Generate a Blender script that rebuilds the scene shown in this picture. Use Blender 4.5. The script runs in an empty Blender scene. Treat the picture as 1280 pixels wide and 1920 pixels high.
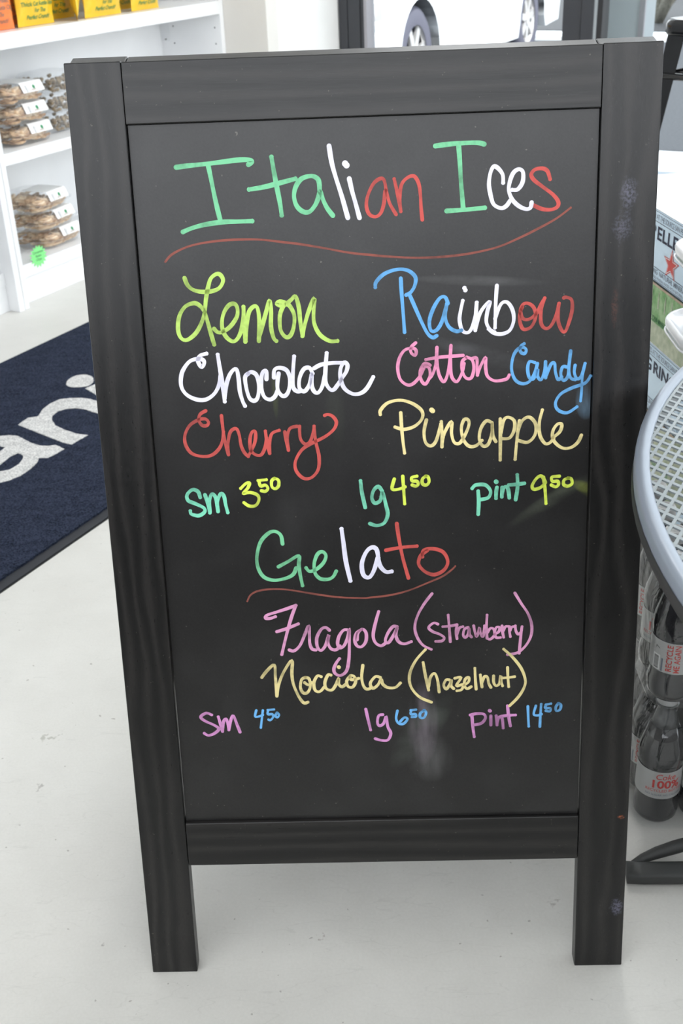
import bpy, bmesh, math, random
from mathutils import Matrix, Vector
random.seed(7)
S = bpy.context.scene
COL = S.collection
sin, cos, pi = math.sin, math.cos, math.pi

# ---------------------------------------------------------------- camera
YAW, PITCH, ROLL = 0.03096, -0.48981, 0.04138
cam_d = bpy.data.cameras.new('camera'); cam = bpy.data.objects.new('camera', cam_d); COL.objects.link(cam)
Rz = Matrix.Rotation(YAW, 3, 'Z'); Rx = Matrix.Rotation(PITCH, 3, 'X'); Ry = Matrix.Rotation(ROLL, 3, 'Y')
Rm = Rz @ Rx @ Ry
right, fwd, up = Rm.col[0], Rm.col[1], Rm.col[2]
M4 = Matrix.Identity(4)
for i in range(3):
    M4[i][0], M4[i][1], M4[i][2] = right[i], up[i], -fwd[i]
M4.translation = Vector((-0.0014, -1.0120, 1.2087))
cam.matrix_world = M4
cam_d.sensor_fit = 'VERTICAL'; cam_d.sensor_height = 22.3; cam_d.sensor_width = 14.87
cam_d.lens = 2125.54 / 1920 * 22.3
cam_d.clip_start = 0.05; cam_d.clip_end = 200
cam_d.dof.use_dof = True; cam_d.dof.focus_distance = 1.22; cam_d.dof.aperture_fstop = 9.0
S.camera = cam

# ---------------------------------------------------------------- world, light, exposure
S.view_settings.view_transform = 'Standard'; S.view_settings.look = 'None'
S.view_settings.gamma = 1.0; S.view_settings.use_curve_mapping = False
S.view_settings.exposure = -0.08
W = bpy.data.worlds.new('overcast_sky'); S.world = W; W.use_nodes = True
wn = W.node_tree.nodes; wl = W.node_tree.links
bg = wn['Background']; bg.inputs['Color'].default_value = (0.93, 0.96, 1.0, 1); bg.inputs['Strength'].default_value = 3.5
S.cycles.use_denoising = True
S.cycles.max_bounces = 8; S.cycles.transparent_max_bounces = 24
S.cycles.sample_clamp_indirect = 6.0

TH = 0.478                                   # the shop's walls run along A, their outward side is B
A = Vector((sin(TH), cos(TH), 0)); B = Vector((cos(TH), -sin(TH), 0))
ROT = pi / 2 - TH                            # local x runs along A, local y runs into the left wall
def AB(a, b, z=0.0): return A * a + B * b + Vector((0, 0, z))

def area_light(name, loc, size, energy, rot=(0, 0, 0), color=(1, 1, 1), size_y=None):
    d = bpy.data.lights.new(name, 'AREA'); d.energy = energy; d.color = color
    d.shape = 'RECTANGLE'; d.size = size; d.size_y = size_y or size
    o = bpy.data.objects.new(name, d); COL.objects.link(o); o.location = loc; o.rotation_euler = rot
    return o
sun_d = bpy.data.lights.new('sun', 'SUN'); sun_d.energy = 4.0; sun_d.angle = 0.02; sun_d.color = (1, 0.97, 0.92)
sun = bpy.data.objects.new('sun', sun_d); COL.objects.link(sun)
sun.rotation_euler = (math.radians(38), 0, math.radians(-150 + 180))
CEIL = 3.4
LAMP = 5.0; LAMP_FRONT = 30.0

# ---------------------------------------------------------------- materials
def srgb(r, g, b):
    f = lambda c: (c / 255 / 12.92) if c / 255 <= 0.04045 else ((c / 255 + 0.055) / 1.055) ** 2.4
    return (f(r), f(g), f(b), 1)
def mat(name, col, rough=0.5, metal=0.0, spec=0.5, **kw):
    m = bpy.data.materials.new(name); m.use_nodes = True
    b = m.node_tree.nodes['Principled BSDF']
    b.inputs['Base Color'].default_value = col if len(col) == 4 else (*col, 1)
    b.inputs['Roughness'].default_value = rough; b.inputs['Metallic'].default_value = metal
    b.inputs['Specular IOR Level'].default_value = spec
    for k, v in kw.items(): b.inputs[k.replace('_', ' ')].default_value = v
    return m
class N:                                      # tiny node helper
    def __init__(s, m): s.m = m; s.t = m.node_tree; s.b = s.t.nodes.get('Principled BSDF')
    def new(s, typ, **kw):
        n = s.t.nodes.new(typ)
        for k, v in kw.items(): setattr(n, k, v)
        return n
    def link(s, a, b): s.t.links.new(a, b)
    def val(s, sock, v):
        if hasattr(v, 'is_output'): s.link(v, sock)
        else: sock.default_value = v
    def coord(s, kind='Object', scale=(1, 1, 1)):
        tc = s.new('ShaderNodeTexCoord'); mp = s.new('ShaderNodeMapping'); mp.inputs['Scale'].default_value = scale
        s.link(tc.outputs[kind], mp.inputs[0]); return mp.outputs[0]
    def noise(s, vec, scale, detail=3, rough=0.5):
        n = s.new('ShaderNodeTexNoise'); n.inputs['Scale'].default_value = scale; n.inputs['Detail'].default_value = detail
        n.inputs['Roughness'].default_value = rough; s.link(vec, n.inputs['Vector']); return n.outputs['Fac']
    def ramp(s, fac, stops):
        r = s.new('ShaderNodeValToRGB'); e = r.color_ramp.elements
        while len(e) < len(stops): e.new(0.5)
        for x, (p, c) in zip(e, stops): x.position = p; x.color = c if len(c) == 4 else (*c, 1)
        s.link(fac, r.inputs[0]); return r.outputs[0]
    def math(s, op, a, b=0.0, clamp=False):
        n = s.new('ShaderNodeMath', operation=op, use_clamp=clamp); s.val(n.inputs[0], a); s.val(n.inputs[1], b); return n.outputs[0]
    def mix(s, fac, a, b):
        n = s.new('ShaderNodeMix', data_type='RGBA'); s.val(n.inputs[0], fac); s.val(n.inputs[6], a); s.val(n.inputs[7], b); return n.outputs[2]
    def bump(s, h, strength=0.2, dist=0.001):
        n = s.new('ShaderNodeBump'); n.inputs['Strength'].default_value = strength; n.inputs['Distance'].default_value = dist
        s.link(h, n.inputs['Height']); s.link(n.outputs[0], s.b.inputs['Normal']); return n
    def base(s, c): s.link(c, s.b.inputs['Base Color'])
def g(v): return (v, v, v, 1)

def wood_mat(name, axis):
    m = mat(name, (0.02, 0.02, 0.02), 0.5, spec=0.5); n = N(m)
    sc = (14, 14, 1.1) if axis == 'z' else (1.1, 14, 14)
    v = n.coord('Object', sc)
    wv = n.new('ShaderNodeTexWave', wave_type='BANDS', bands_direction='X' if axis == 'z' else 'Z')
    wv.inputs['Scale'].default_value = 1.1; wv.inputs['Distortion'].default_value = 11; wv.inputs['Detail'].default_value = 3; wv.inputs['Detail Scale'].default_value = 0.9
    n.link(v, wv.inputs['Vector'])
    fine = n.noise(n.coord('Object', (900, 900, 30) if axis == 'z' else (30, 900, 900)), 1.0, 2)
    blot = n.noise(n.coord('Object', (1, 1, 1)), 9, 3)
    f = n.math('MULTIPLY', wv.outputs['Fac'], 0.45); f = n.math('ADD', f, n.math('MULTIPLY', fine, 0.35)); f = n.math('ADD', f, n.math('MULTIPLY', blot, 0.3))
    c = n.ramp(f, [(0.25, (0.0025, 0.0025, 0.0027)), (0.6, (0.0085, 0.0080, 0.0078)), (0.95, (0.024, 0.0215, 0.0205))])
    # pale rubs, knocks and one orange chip
    sp = n.noise(n.coord('Object', (1, 1, 1)), 300, 1)
    spm = n.ramp(sp, [(0.76, g(0)), (0.80, g(1))])
    c = n.mix(n.math('MULTIPLY', spm, 0.3), c, (0.20, 0.18, 0.15, 1))
    marks = [((0.2725, 0.955), (0.007, 0.012), (0.30, 0.30, 0.42, 1), .30), ((0.267, 0.920), (0.008, 0.012), (0.28, 0.28, 0.4, 1), .20),
             ((0.262, 0.838), (0.003, 0.016), (0.20, 0.06, 0.035, 1), .25), ((0.293, 0.217), (0.0035, 0.0025), (0.5, 0.13, 0.05, 1), .9),
             ((0.292, 0.088), (0.006, 0.010), (0.28, 0.28, 0.4, 1), .45)]
    tc = n.new('ShaderNodeTexCoord'); sx = n.new('ShaderNodeSeparateXYZ'); n.link(tc.outputs['Object'], sx.inputs[0])
    rough_n = n.noise(n.coord('Object', (1, 1, 1)), 160, 3)
    for (cx, cz), (rx, rz), mc, st in marks:
        cz2 = cz * cos(LEAN)
        dx = n.math('DIVIDE', n.math('SUBTRACT', sx.outputs[0], cx), rx); dz = n.math('DIVIDE', n.math('SUBTRACT', sx.outputs[2], cz2), rz)
        d = n.math('ADD', n.math('MULTIPLY', dx, dx), n.math('MULTIPLY', dz, dz))
        k = n.math('MULTIPLY', n.math('SUBTRACT', 1.0, n.math('MULTIPLY', d, rough_n), True), st)
        k = n.math('MULTIPLY', k, n.ramp(n.noise(n.coord('Object', (1, 1, 1)), 420, 3), [(0.4, g(0.1)), (0.62, g(1))]))
        c = n.mix(k, c, mc)
    n.base(c)
    n.bump(f, 0.22, 0.0005)
    n.link(n.ramp(fine, [(0.2, g(0.26)), (0.8, g(0.38))]), n.b.inputs['Roughness'])
    return m
LEAN = 0.19162
M = {}
M['wood_v'] = wood_mat('black_stained_wood_upright', 'z')
M['wood_h'] = wood_mat('black_stained_wood_rail', 'x')

def board_mat():
    m = mat('chalkboard', (0.0125, 0.0122, 0.0125), 0.33, spec=0.60); n = N(m)
    tc = n.new('ShaderNodeTexCoord'); sx = n.new('ShaderNodeSeparateXYZ'); n.link(tc.outputs['Object'], sx.inputs[0])
    fine = n.noise(n.coord('Object'), 420, 3); big = n.noise(n.coord('Object'), 14, 4)
    c = n.ramp(fine, [(0.3, (0.0070, 0.0067, 0.0068)), (0.7, (0.0125, 0.0118, 0.0120))])
    specks = n.ramp(n.noise(n.coord('Object'), 240, 1), [(0.775, g(0)), (0.80, g(1))])
    c = n.mix(n.math('MULTIPLY', specks, 0.25), c, (0.35, 0.33, 0.28, 1))
    streak = n.noise(n.coord('Object', (60, 60, 6)), 1.0, 4)
    smear = n.noise(n.coord('Object', (22, 22, 40)), 1.0, 4)
    # rubbed-out ink: centre s, t, radii, tilt, colour, strength
    sm = [(0.052, 0.345, 0.020, 0.055, 0.0, (0.36, 0.30, 0.36, 1), .50, 0), (0.060, 0.300, 0.030, 0.035, 0.3, (0.3, 0.3, 0.3, 1), .22, 0),
          (0.20, 0.622, 0.055, 0.009, 0.55, (0.42, 0.50, 0.34, 1), .20, 1), (0.243, 0.632, 0.024, 0.008, -0.5, (0.6, 0.7, 0.12, 1), .45, 1),
          (0.236, 0.735, 0.012, 0.022, 0.0, (0.3, 0.5, 0.7, 1), .55, 0), (0.120, 0.868, 0.075, 0.006, -0.06, (0.3, 0.3, 0.3, 1), .20, 1),
          (-0.105, 0.758, 0.004, 0.035, 0.0, (0.4, 0.5, 0.12, 1), .14, 0), (-0.04, 0.735, 0.012, 0.06, 0.0, (0.25, 0.3, 0.2, 1), .05, 0),
          (0.12, 0.79, 0.06, 0.010, -0.3, (0.3, 0.3, 0.32, 1), .20, 1), (-0.09, 0.60, 0.03, 0.10, 0.0, (0.2, 0.2, 0.2, 1), .04, 0),
          (0.05, 0.335, 0.06, 0.02, 0.9, (0.25, 0.3, 0.25, 1), .22, 1)]
    for s0, t0, rs, rt, an, cc, st, kind in sm:
        dx = n.math('SUBTRACT', sx.outputs[0], s0); dz = n.math('SUBTRACT', sx.outputs[2], t0 * cos(LEAN))
        u = n.math('ADD', n.math('MULTIPLY', dx, cos(an)), n.math('MULTIPLY', dz, sin(an)))
        w = n.math('SUBTRACT', n.math('MULTIPLY', dz, cos(an)), n.math('MULTIPLY', dx, sin(an)))
        u = n.math('DIVIDE', u, rs); w = n.math('DIVIDE', w, rt)
        d = n.math('ADD', n.math('MULTIPLY', u, u), n.math('MULTIPLY', w, w))
        k = n.math('SUBTRACT', 1.0, d, True)
        tx = n.ramp(smear if kind else streak, [(0.35, g(0.05)), (0.72, g(1))])
        k = n.math('MULTIPLY', n.math('MULTIPLY', k, tx), st)
        c = n.mix(k, c, cc)
    c = n.mix(n.math('MULTIPLY', n.ramp(big, [(0.45, g(0)), (0.75, g(1))]), 0.03), c, (0.3, 0.3, 0.3, 1))
    n.base(c); n.bump(fine, 0.12, 0.0004)
    return m
M['board'] = board_mat()
INK = dict(green=(126, 208, 158), white=(236, 234, 252), red=(208, 88, 82), brown=(146, 82, 72), lime=(190, 224, 112), blue=(104, 172, 228),
           pink=(238, 152, 190), cream=(240, 224, 160), mint=(130, 222, 188), yellow=(224, 242, 92), mauve=(226, 160, 200), violet=(226, 156, 214), sky=(118, 190, 248))
for k, c in INK.items():
    m = mat('marker_ink_' + k, srgb(*c), 0.55, spec=0.3); n = N(m)
    f = n.noise(n.coord('Object', (1, 1, 1)), 26, 3); f2 = n.noise(n.coord('Object', (1, 1, 1)), 190, 2)
    lo = tuple(x * (0.50 if k not in ('white', 'brown') else (0.80 if k == 'white' else 0.45)) + 0.012 for x in srgb(*c)[:3])
    ff = n.math('ADD', n.math('MULTIPLY', f, 0.75), n.math('MULTIPLY', f2, 0.25))
    n.base(n.ramp(ff, [(0.34, lo), (0.54, srgb(*c)[:3])])); M['ink_' + k] = m

def floor_mat():
    m = mat('painted_concrete', (0.5, 0.5, 0.49), 0.42, spec=0.4); n = N(m)
    big = n.noise(n.coord('Object'), 1.3, 5); mid = n.noise(n.coord('Object'), 9, 5, 0.6); fine = n.noise(n.coord('Object'), 260, 3)
    f = n.math('ADD', n.math('MULTIPLY', big, 0.5), n.math('MULTIPLY', mid, 0.3)); f = n.math('ADD', f, n.math('MULTIPLY', fine, 0.2))
    c = n.ramp(f, [(0.3, (0.57, 0.56, 0.525)), (0.7, (0.725, 0.715, 0.68))])
    sp = n.ramp(n.noise(n.coord('Object'), 85, 1), [(0.77, g(0)), (0.79, g(1))])
    c = n.mix(n.math('MULTIPLY', sp, 0.45), c, (0.14, 0.12, 0.1, 1))
    sc = n.ramp(n.noise(n.coord('Object', (3, 14, 1)), 2.2, 2), [(0.495, g(0)), (0.5, g(1)), (0.505, g(0))])
    c = n.mix(n.math('MULTIPLY', sc, 0.10), c, (0.2, 0.2, 0.18, 1))
    tc = n.new('ShaderNodeTexCoord'); sx = n.new('ShaderNodeSeparateXYZ'); n.link(tc.outputs['Object'], sx.inputs[0])
    bl = n.noise(n.coord('Object'), 120, 4)
    for (x0, y0, r, cc, st) in FLOORMARKS:
        dx = n.math('DIVIDE', n.math('SUBTRACT', sx.outputs[0], x0), r[0]); dy = n.math('DIVIDE', n.math('SUBTRACT', sx.outputs[1], y0), r[1])
        k = n.math('SUBTRACT', 1.0, n.math('ADD', n.math('MULTIPLY', dx, dx), n.math('MULTIPLY', dy, dy)), True)
        k = n.math('MULTIPLY', n.ramp(n.math('MULTIPLY', n.math('POWER', k, 0.4), bl), [(0.47, g(0)), (0.58, g(1))]), st)
        c = n.mix(k, c, cc)
    n.base(c); n.bump(n.math('ADD', n.math('MULTIPLY', fine, .3), mid), 0.08, 0.002)
    n.link(n.ramp(mid, [(0.3, g(0.36)), (0.7, g(0.5))]), n.b.inputs['Roughness'])
    return m
FLOORMARKS = [(-0.554, 0.476, (0.035, 0.02), (0.25, 0.25, 0.2, 1), 0.5), (-0.086, 0.053, (0.014, 0.014), (0.2, 0.13, 0.12, 1), 0.7), (-0.538, 0.356, (0.012, 0.02), (0.15, 0.13, 0.12, 1), 0.5), (0.23, 0.107, (0.02, 0.015), (0.2, 0.17, 0.15, 1), 0.5), (-0.378, 0.047, (0.01, 0.01), (0.15, 0.13, 0.12, 1), 0.5)]
M['floor'] = floor_mat()

def pile_mat(name, c0, c1):
    m = mat(name, c0, 0.95, spec=0.1); n = N(m)
    v = n.new('ShaderNodeTexVoronoi'); v.inputs['Scale'].default_value = 240; n.link(n.coord('Object'), v.inputs['Vector'])
    nz = n.noise(n.coord('Object'), 150, 5, 0.8); big = n.noise(n.coord('Object', (1, 3, 1)), 14, 4)
    f = n.math('ADD', n.math('MULTIPLY', nz, 0.6), n.math('MULTIPLY', v.outputs['Distance'], 0.35)); f = n.math('ADD', f, n.math('MULTIPLY', big, 0.25))
    n.base(n.ramp(f, [(0.42, c0), (0.72, c1)])); n.bump(f, 0.9, 0.004)
    n.b.inputs['Sheen Weight'].default_value = 0.0
    return m
M['pile_navy'] = pile_mat('navy_carpet_pile', (0.002, 0.004, 0.011), (0.035, 0.044, 0.075))
M['pile_white'] = pile_mat('white_carpet_pile', (0.36, 0.36, 0.36), (0.80, 0.79, 0.77))
M['rubber'] = mat('black_rubber', (0.028, 0.030, 0.036), 0.6, spec=0.3)
M['rubber_dark'] = mat('black_rubber_lip', (0.006, 0.006, 0.007), 0.6)
def lam(name, c, r=0.4, bumpy=0.02):
    m = mat(name, c, r); n = N(m); f = n.noise(n.coord('Object'), 7, 3)
    n.base(n.ramp(f, [(0.3, tuple(x * 0.96 for x in c[:3])), (0.7, tuple(c[:3]))])); n.bump(f, bumpy, 0.002); return m
M['shelf_white'] = lam('white_laminate', (0.86, 0.87, 0.88), 0.35)
M['wall_white'] = lam('white_wall_paint', (0.84, 0.84, 0.82), 0.75, 0.1)
M['wall_cream'] = lam('cream_wall_paint', (0.72, 0.70, 0.66), 0.75, 0.1)
M['ceiling'] = lam('ceiling_tile', (0.75, 0.75, 0.74), 0.9)
M['alu_dark'] = lam('dark_anodised_aluminium', (0.030, 0.032, 0.038), 0.4)
M['alu_dark2'] = lam('dark_grey_gasket', (0.012, 0.012, 0.014), 0.6)
M['alu_grey'] = mat('grey_aluminium_trim', (0.32, 0.31, 0.33), 0.4, 0.4)
M['stucco'] = lam('grey_render', (0.33, 0.36, 0.38), 0.8, 0.3)
M['black_gloss'] = mat('black_gloss_steel', (0.008, 0.008, 0.009), 0.16, 0.0, 0.3)
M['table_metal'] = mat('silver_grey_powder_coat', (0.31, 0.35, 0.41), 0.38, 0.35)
M['table_mesh'] = mat('grey_mesh_powder_coat', (0.27, 0.30, 0.31), 0.4, 0.3)
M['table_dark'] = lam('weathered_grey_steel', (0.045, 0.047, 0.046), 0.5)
M['tray_white'] = mat('white_gloss_enamel', (0.87, 0.88, 0.90), 0.15)
M['paper'] = mat('white_label_paper', (0.86, 0.86, 0.85), 0.5)
M['print_navy'] = mat('navy_print', (0.018, 0.022, 0.05), 0.6)
M['print_grey'] = mat('grey_print', (0.16, 0.19, 0.24), 0.6)
M['print_red'] = mat('red_print', (0.62, 0.06, 0.05), 0.5)
M['print_green'] = mat('green_print', (0.02, 0.24, 0.09), 0.5)
M['print_brown'] = mat('brown_print', (0.30, 0.17, 0.12), 0.5)
M['print_black'] = mat('black_print', (0.01, 0.01, 0.01), 0.5)
M['dark_green_ink'] = mat('dark_green_ink', (0.03, 0.14, 0.05), 0.6)
M['star_green'] = mat('fluorescent_green_card', (0.24, 0.80, 0.26), 0.6)
def clear(name, tint=(1, 1, 1), gloss=0.12, rough=0.06, haze=0.0, bump=0.0, bscale=40):
    m = bpy.data.materials.new(name); m.use_nodes = True; t = m.node_tree; t.nodes.clear()
    out = t.nodes.new('ShaderNodeOutputMaterial'); mx = t.nodes.new('ShaderNodeMixShader'); tr = t.nodes.new('ShaderNodeBsdfTransparent'); gl = t.nodes.new('ShaderNodeBsdfGlossy')
    tr.inputs[0].default_value = (*tint, 1); gl.inputs['Roughness'].default_value = rough; gl.inputs[0].default_value = (1, 1, 1, 1)
    fr = t.nodes.new('ShaderNodeLayerWeight'); fr.inputs[0].default_value = 0.22
    ad = t.nodes.new('ShaderNodeMath'); ad.operation = 'ADD'; ad.use_clamp = True; ad.inputs[1].default_value = gloss
    pw = t.nodes.new('ShaderNodeMath'); pw.operation = 'POWER'; pw.inputs[1].default_value = 3.0; t.links.new(fr.outputs[1], pw.inputs[0]); t.links.new(pw.outputs[0], ad.inputs[0]); t.links.new(ad.outputs[0], mx.inputs[0]); t.links.new(tr.outputs[0], mx.inputs[1]); t.links.new(gl.outputs[0], mx.inputs[2]); 
    if haze:
        df = t.nodes.new('ShaderNodeBsdfDiffuse'); df.inputs[0].default_value = (0.95, 0.96, 0.97, 1); m2 = t.nodes.new('ShaderNodeMixShader'); m2.inputs[0].default_value = haze
        t.links.new(mx.outputs[0], m2.inputs[1]); t.links.new(df.outputs[0], m2.inputs[2]); t.links.new(m2.outputs[0], out.inputs[0])
    else: t.links.new(mx.outputs[0], out.inputs[0])
    if bump:
        tc = t.nodes.new('ShaderNodeTexCoord'); nz = t.nodes.new('ShaderNodeTexNoise'); nz.inputs['Scale'].default_value = bscale; nz.inputs['Detail'].default_value = 4; nz.inputs['Distortion'].default_value = 1.5
        bp = t.nodes.new('ShaderNodeBump'); bp.inputs['Strength'].default_value = bump; bp.inputs['Distance'].default_value = 0.01
        t.links.new(tc.outputs['Object'], nz.inputs['Vector']); t.links.new(nz.outputs['Fac'], bp.inputs['Height']); t.links.new(bp.outputs[0], gl.inputs['Normal']); t.links.new(bp.outputs[0], fr.inputs['Normal'])
    return m
M['glass'] = clear('window_glass', (0.96, 0.98, 0.98), 0.0, 0.0)
M['pet'] = clear('clear_clamshell_plastic', (0.985, 0.99, 0.995), 0.03, 0.12, haze=0.07, bump=0.4, bscale=60)
M['film'] = clear('clear_shrink_film', (0.95, 0.96, 0.965), 0.05, 0.12, haze=0.008, bump=0.55, bscale=13)
M['bottle_pet'] = mat('clear_bottle_plastic_over_cola', (0.016, 0.016, 0.020), 0.07, spec=0.8)
M['bottle_neck'] = mat('grey_clear_bottle_neck', (0.075, 0.078, 0.085), 0.1, spec=0.8)
M['cap'] = mat('silver_grey_cap', (0.50, 0.50, 0.50), 0.3, 0.2)
M['label_silver'] = mat('silver_grey_label', (0.52, 0.52, 0.51), 0.45)
def crumb(name, c0, c1):
    m = mat(name, c0, 0.75); n = N(m); f = n.noise(n.coord('Object'), 60, 4); n.base(n.ramp(f, [(0.3, c0), (0.7, c1)])); n.bump(f, 0.6, 0.003); return m
M['biscuit'] = crumb('toasted_bread_chip', (0.34, 0.17, 0.08), (0.78, 0.55, 0.32))
M['biscuit2'] = crumb('pale_bread_chip', (0.58, 0.40, 0.24), (0.85, 0.70, 0.50))
M['granola'] = crumb('dark_granola_cluster', (0.10, 0.07, 0.04), (0.42, 0.32, 0.20))
def foil(name, c):
    m = mat(name, c, 0.32, 0.0, 0.6); n = N(m); f = n.noise(n.coord('Object'), 13, 3); n.bump(f, 0.35, 0.006); return m
M['bag_yellow'] = foil('yellow_foil_bag', (0.88, 0.56, 0.025)); M['bag_orange'] = foil('orange_foil_bag', (0.93, 0.24, 0.06))
M['bag_blue'] = mat('dark_blue_bag_foot', (0.05, 0.05, 0.25), 0.5)
M['case_blue'] = lam('pale_silver_blue_card', (0.66, 0.81, 0.93), 0.4)
M['case_green'] = crumb('green_printed_card', (0.12, 0.32, 0.10), (0.42, 0.58, 0.33))
M['case_pale'] = crumb('pale_olive_printed_card', (0.36, 0.42, 0.28), (0.60, 0.62, 0.48))
M['case_film'] = mat('white_film_wrapped_top', (0.90, 0.91, 0.93), 0.25)
M['cardboard'] = crumb('tan_cardboard', (0.42, 0.30, 0.22), (0.56, 0.44, 0.34))
M['car_paint'] = mat('white_car_paint', (0.82, 0.84, 0.86), 0.25, 0.0, 0.6)
M['tyre'] = mat('tyre_rubber', (0.12, 0.12, 0.16), 0.8); M['arch'] = mat('wheel_arch_lining', (0.02, 0.02, 0.03), 0.9)
M['rim'] = mat('silver_wheel_rim', (0.72, 0.70, 0.70), 0.35, 0.5); M['car_glass'] = mat('dark_car_glass', (0.05, 0.06, 0.07), 0.05, spec=0.8)
M['asphalt'] = crumb('asphalt', (0.020, 0.024, 0.031), (0.050, 0.056, 0.068)); M['pavement'] = lam('pale_pavement', (0.72, 0.74, 0.76), 0.8)
M['pavement_shade'] = lam('shaded_pavement', (0.26, 0.30, 0.34), 0.8); M['mulch'] = crumb('dark_mulch', (0.010, 0.011, 0.014), (0.055, 0.058, 0.065)); M['bark'] = crumb('pale_bark', (0.10, 0.10, 0.08), (0.22, 0.21, 0.18)); M['leaf'] = crumb('leaf', (0.02, 0.035, 0.025), (0.07, 0.10, 0.07))

# ---------------------------------------------------------------- builders
def tag(o, label=None, cat=None, group=None, kind=None):
    if label: o['label'] = label
    if cat: o['category'] = cat
    if group: o['group'] = group
    if kind: o['kind'] = kind
    return o
def thing(name, label, cat, loc=(0, 0, 0), rotz=0.0, group=None):
    o = bpy.data.objects.new(name, None); COL.objects.link(o); o.location = loc; o.rotation_euler = (0, 0, rotz); o.empty_display_size = 0.05
    return tag(o, label, cat, group)
def copy_tree(o, parent=None):
    c = o.copy(); COL.objects.link(c)
    if parent: c.parent = parent
    for ch in o.children: copy_tree(ch, c)
    return c
class MB:
    def __init__(s): s.v = []; s.f = []; s.m = []; s.sm = []
    def add(s, vs, fs, mi=0, smooth=False, fn=None):
        b = len(s.v); s.v += [tuple(fn(*p)) if fn else tuple(p) for p in vs]
        for f in fs: s.f.append(tuple(b + i for i in f)); s.m.append(mi); s.sm.append(smooth)
        return s
    def box(s, x0, x1, y0, y1, z0, z1, mi=0, fn=None, bev=0.0):
        if x0 > x1: x0, x1 = x1, x0
        if y0 > y1: y0, y1 = y1, y0
        if z0 > z1: z0, z1 = z1, z0
        if bev:
            bm = bmesh.new(); bmesh.ops.create_cube(bm, size=1.0)
            for v in bm.verts: v.co = Vector(((x0 + x1) / 2 + v.co.x * (x1 - x0), (y0 + y1) / 2 + v.co.y * (y1 - y0), (z0 + z1) / 2 + v.co.z * (z1 - z0)))
            bmesh.ops.bevel(bm, geom=bm.edges[:], offset=bev, segments=2, affect='EDGES', profile=0.5)
            bm.verts.index_update(); s.add([v.co[:] for v in bm.verts], [[v.index for v in f.verts] for f in bm.faces], mi, False, fn); bm.free(); return s
        vs = [(x, y, z) for z in (z0, z1) for y in (y0, y1) for x in (x0, x1)]
        return s.add(vs, [(0, 2, 3, 1), (4, 5, 7, 6), (0, 1, 5, 4), (2, 6, 7, 3), (0, 4, 6, 2), (1, 3, 7, 5)], mi, False, fn)
    def grid(s, nu, nv, fn, mi=0, smooth=True, closeu=False):
        vs = [fn(i / nu, j / nv) for j in range(nv + 1) for i in range(nu + (0 if closeu else 1))]
        w = nu if closeu else nu + 1; fs = []
        for j in range(nv):
            for i in range(nu):
                i2 = (i + 1) % w if closeu else i + 1
                fs.append((j * w + i, j * w + i2, (j + 1) * w + i2, (j + 1) * w + i))
        return s.add(vs, fs, mi, smooth)
    def lathe(s, prof, n=32, c=(0, 0, 0), mi=0, cap=True, smooth=True):
        vs = [(c[0] + r * cos(2 * pi * i / n), c[1] + r * sin(2 * pi * i / n), c[2] + z) for r, z in prof for i in range(n)]
        fs = [(j * n + i, j * n + (i + 1) % n, (j + 1) * n + (i + 1) % n, (j + 1) * n + i) for j in range(len(prof) - 1) for i in range(n)]
        s.add(vs, fs, mi, smooth)
        if cap:
            b = len(s.v) - len(vs); s.f.append(tuple(b + i for i in reversed(range(n)))); s.m.append(mi); s.sm.append(False)
            b2 = b + (len(prof) - 1) * n; s.f.append(tuple(b2 + i for i in range(n))); s.m.append(mi); s.sm.append(False)
        return s
    def tube(s, pts, rad, n=12, mi=0, closed=False, sq=None):
        pts = [Vector(p) for p in pts]; L = len(pts); vs = []; upv = None
        for i, p in enumerate(pts):
            if closed: d = pts[(i + 1) % L] - pts[i - 1]
            else: d = pts[min(i + 1, L - 1)] - pts[max(i - 1, 0)]
            d.normalize()
            if upv is None: upv = Vector((0, 0, 1)) if abs(d.z) < 0.9 else Vector((1, 0, 0))
            sd = d.cross(upv).normalized(); u2 = sd.cross(d).normalized(); upv = u2
            r = rad[i] if isinstance(rad, (list, tuple)) else rad
            for k in range(n):
                a = 2 * pi * k / n; ca, sa = cos(a), sin(a)
                if sq: ca = math.copysign(abs(ca) ** 0.5, ca) * sq[0]; sa = math.copysign(abs(sa) ** 0.5, sa) * sq[1]
                vs.append(p + sd * ca * r + u2 * sa * r)
        fs = [(j * n + k, j * n + (k + 1) % n, ((j + 1) % L) * n + (k + 1) % n, ((j + 1) % L) * n + k) for j in range(L if closed else L - 1) for k in range(n)]
        if not closed: fs += [tuple(reversed(range(n))), tuple((L - 1) * n + k for k in range(n))]
        return s.add([v[:] for v in vs], fs, mi, True)
    def prism(s, poly, z0, z1, mi=0, fn=None):          # poly in xy extruded along z
        n = len(poly); vs = [(x, y, z0) for x, y in poly] + [(x, y, z1) for x, y in poly]
        fs = [tuple(range(n, 2 * n)), tuple(reversed(range(n)))] + [(i, (i + 1) % n, n + (i + 1) % n, n + i) for i in range(n)]
        return s.add(vs, fs, mi, False, fn)
    def build(s, name, mats, parent=None, label=None, fix=True):
        me = bpy.data.meshes.new(name); me.from_pydata(s.v, [], s.f); me.update()
        mats = mats if isinstance(mats, (list, tuple)) else [mats]
        for m in mats: me.materials.append(m)
        me.polygons.foreach_set('material_index', s.m); me.polygons.foreach_set('use_smooth', s.sm)
        if fix:
            bm = bmesh.new(); bm.from_mesh(me); bmesh.ops.recalc_face_normals(bm, faces=bm.faces[:]); bm.to_mesh(me); bm.free()
        o = bpy.data.objects.new(name, me); COL.objects.link(o)
        if parent: o.parent = parent
        if label: o['label'] = label
        return o
def smoothed(o, ang=40):
    return o
_tcache = {}
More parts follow.
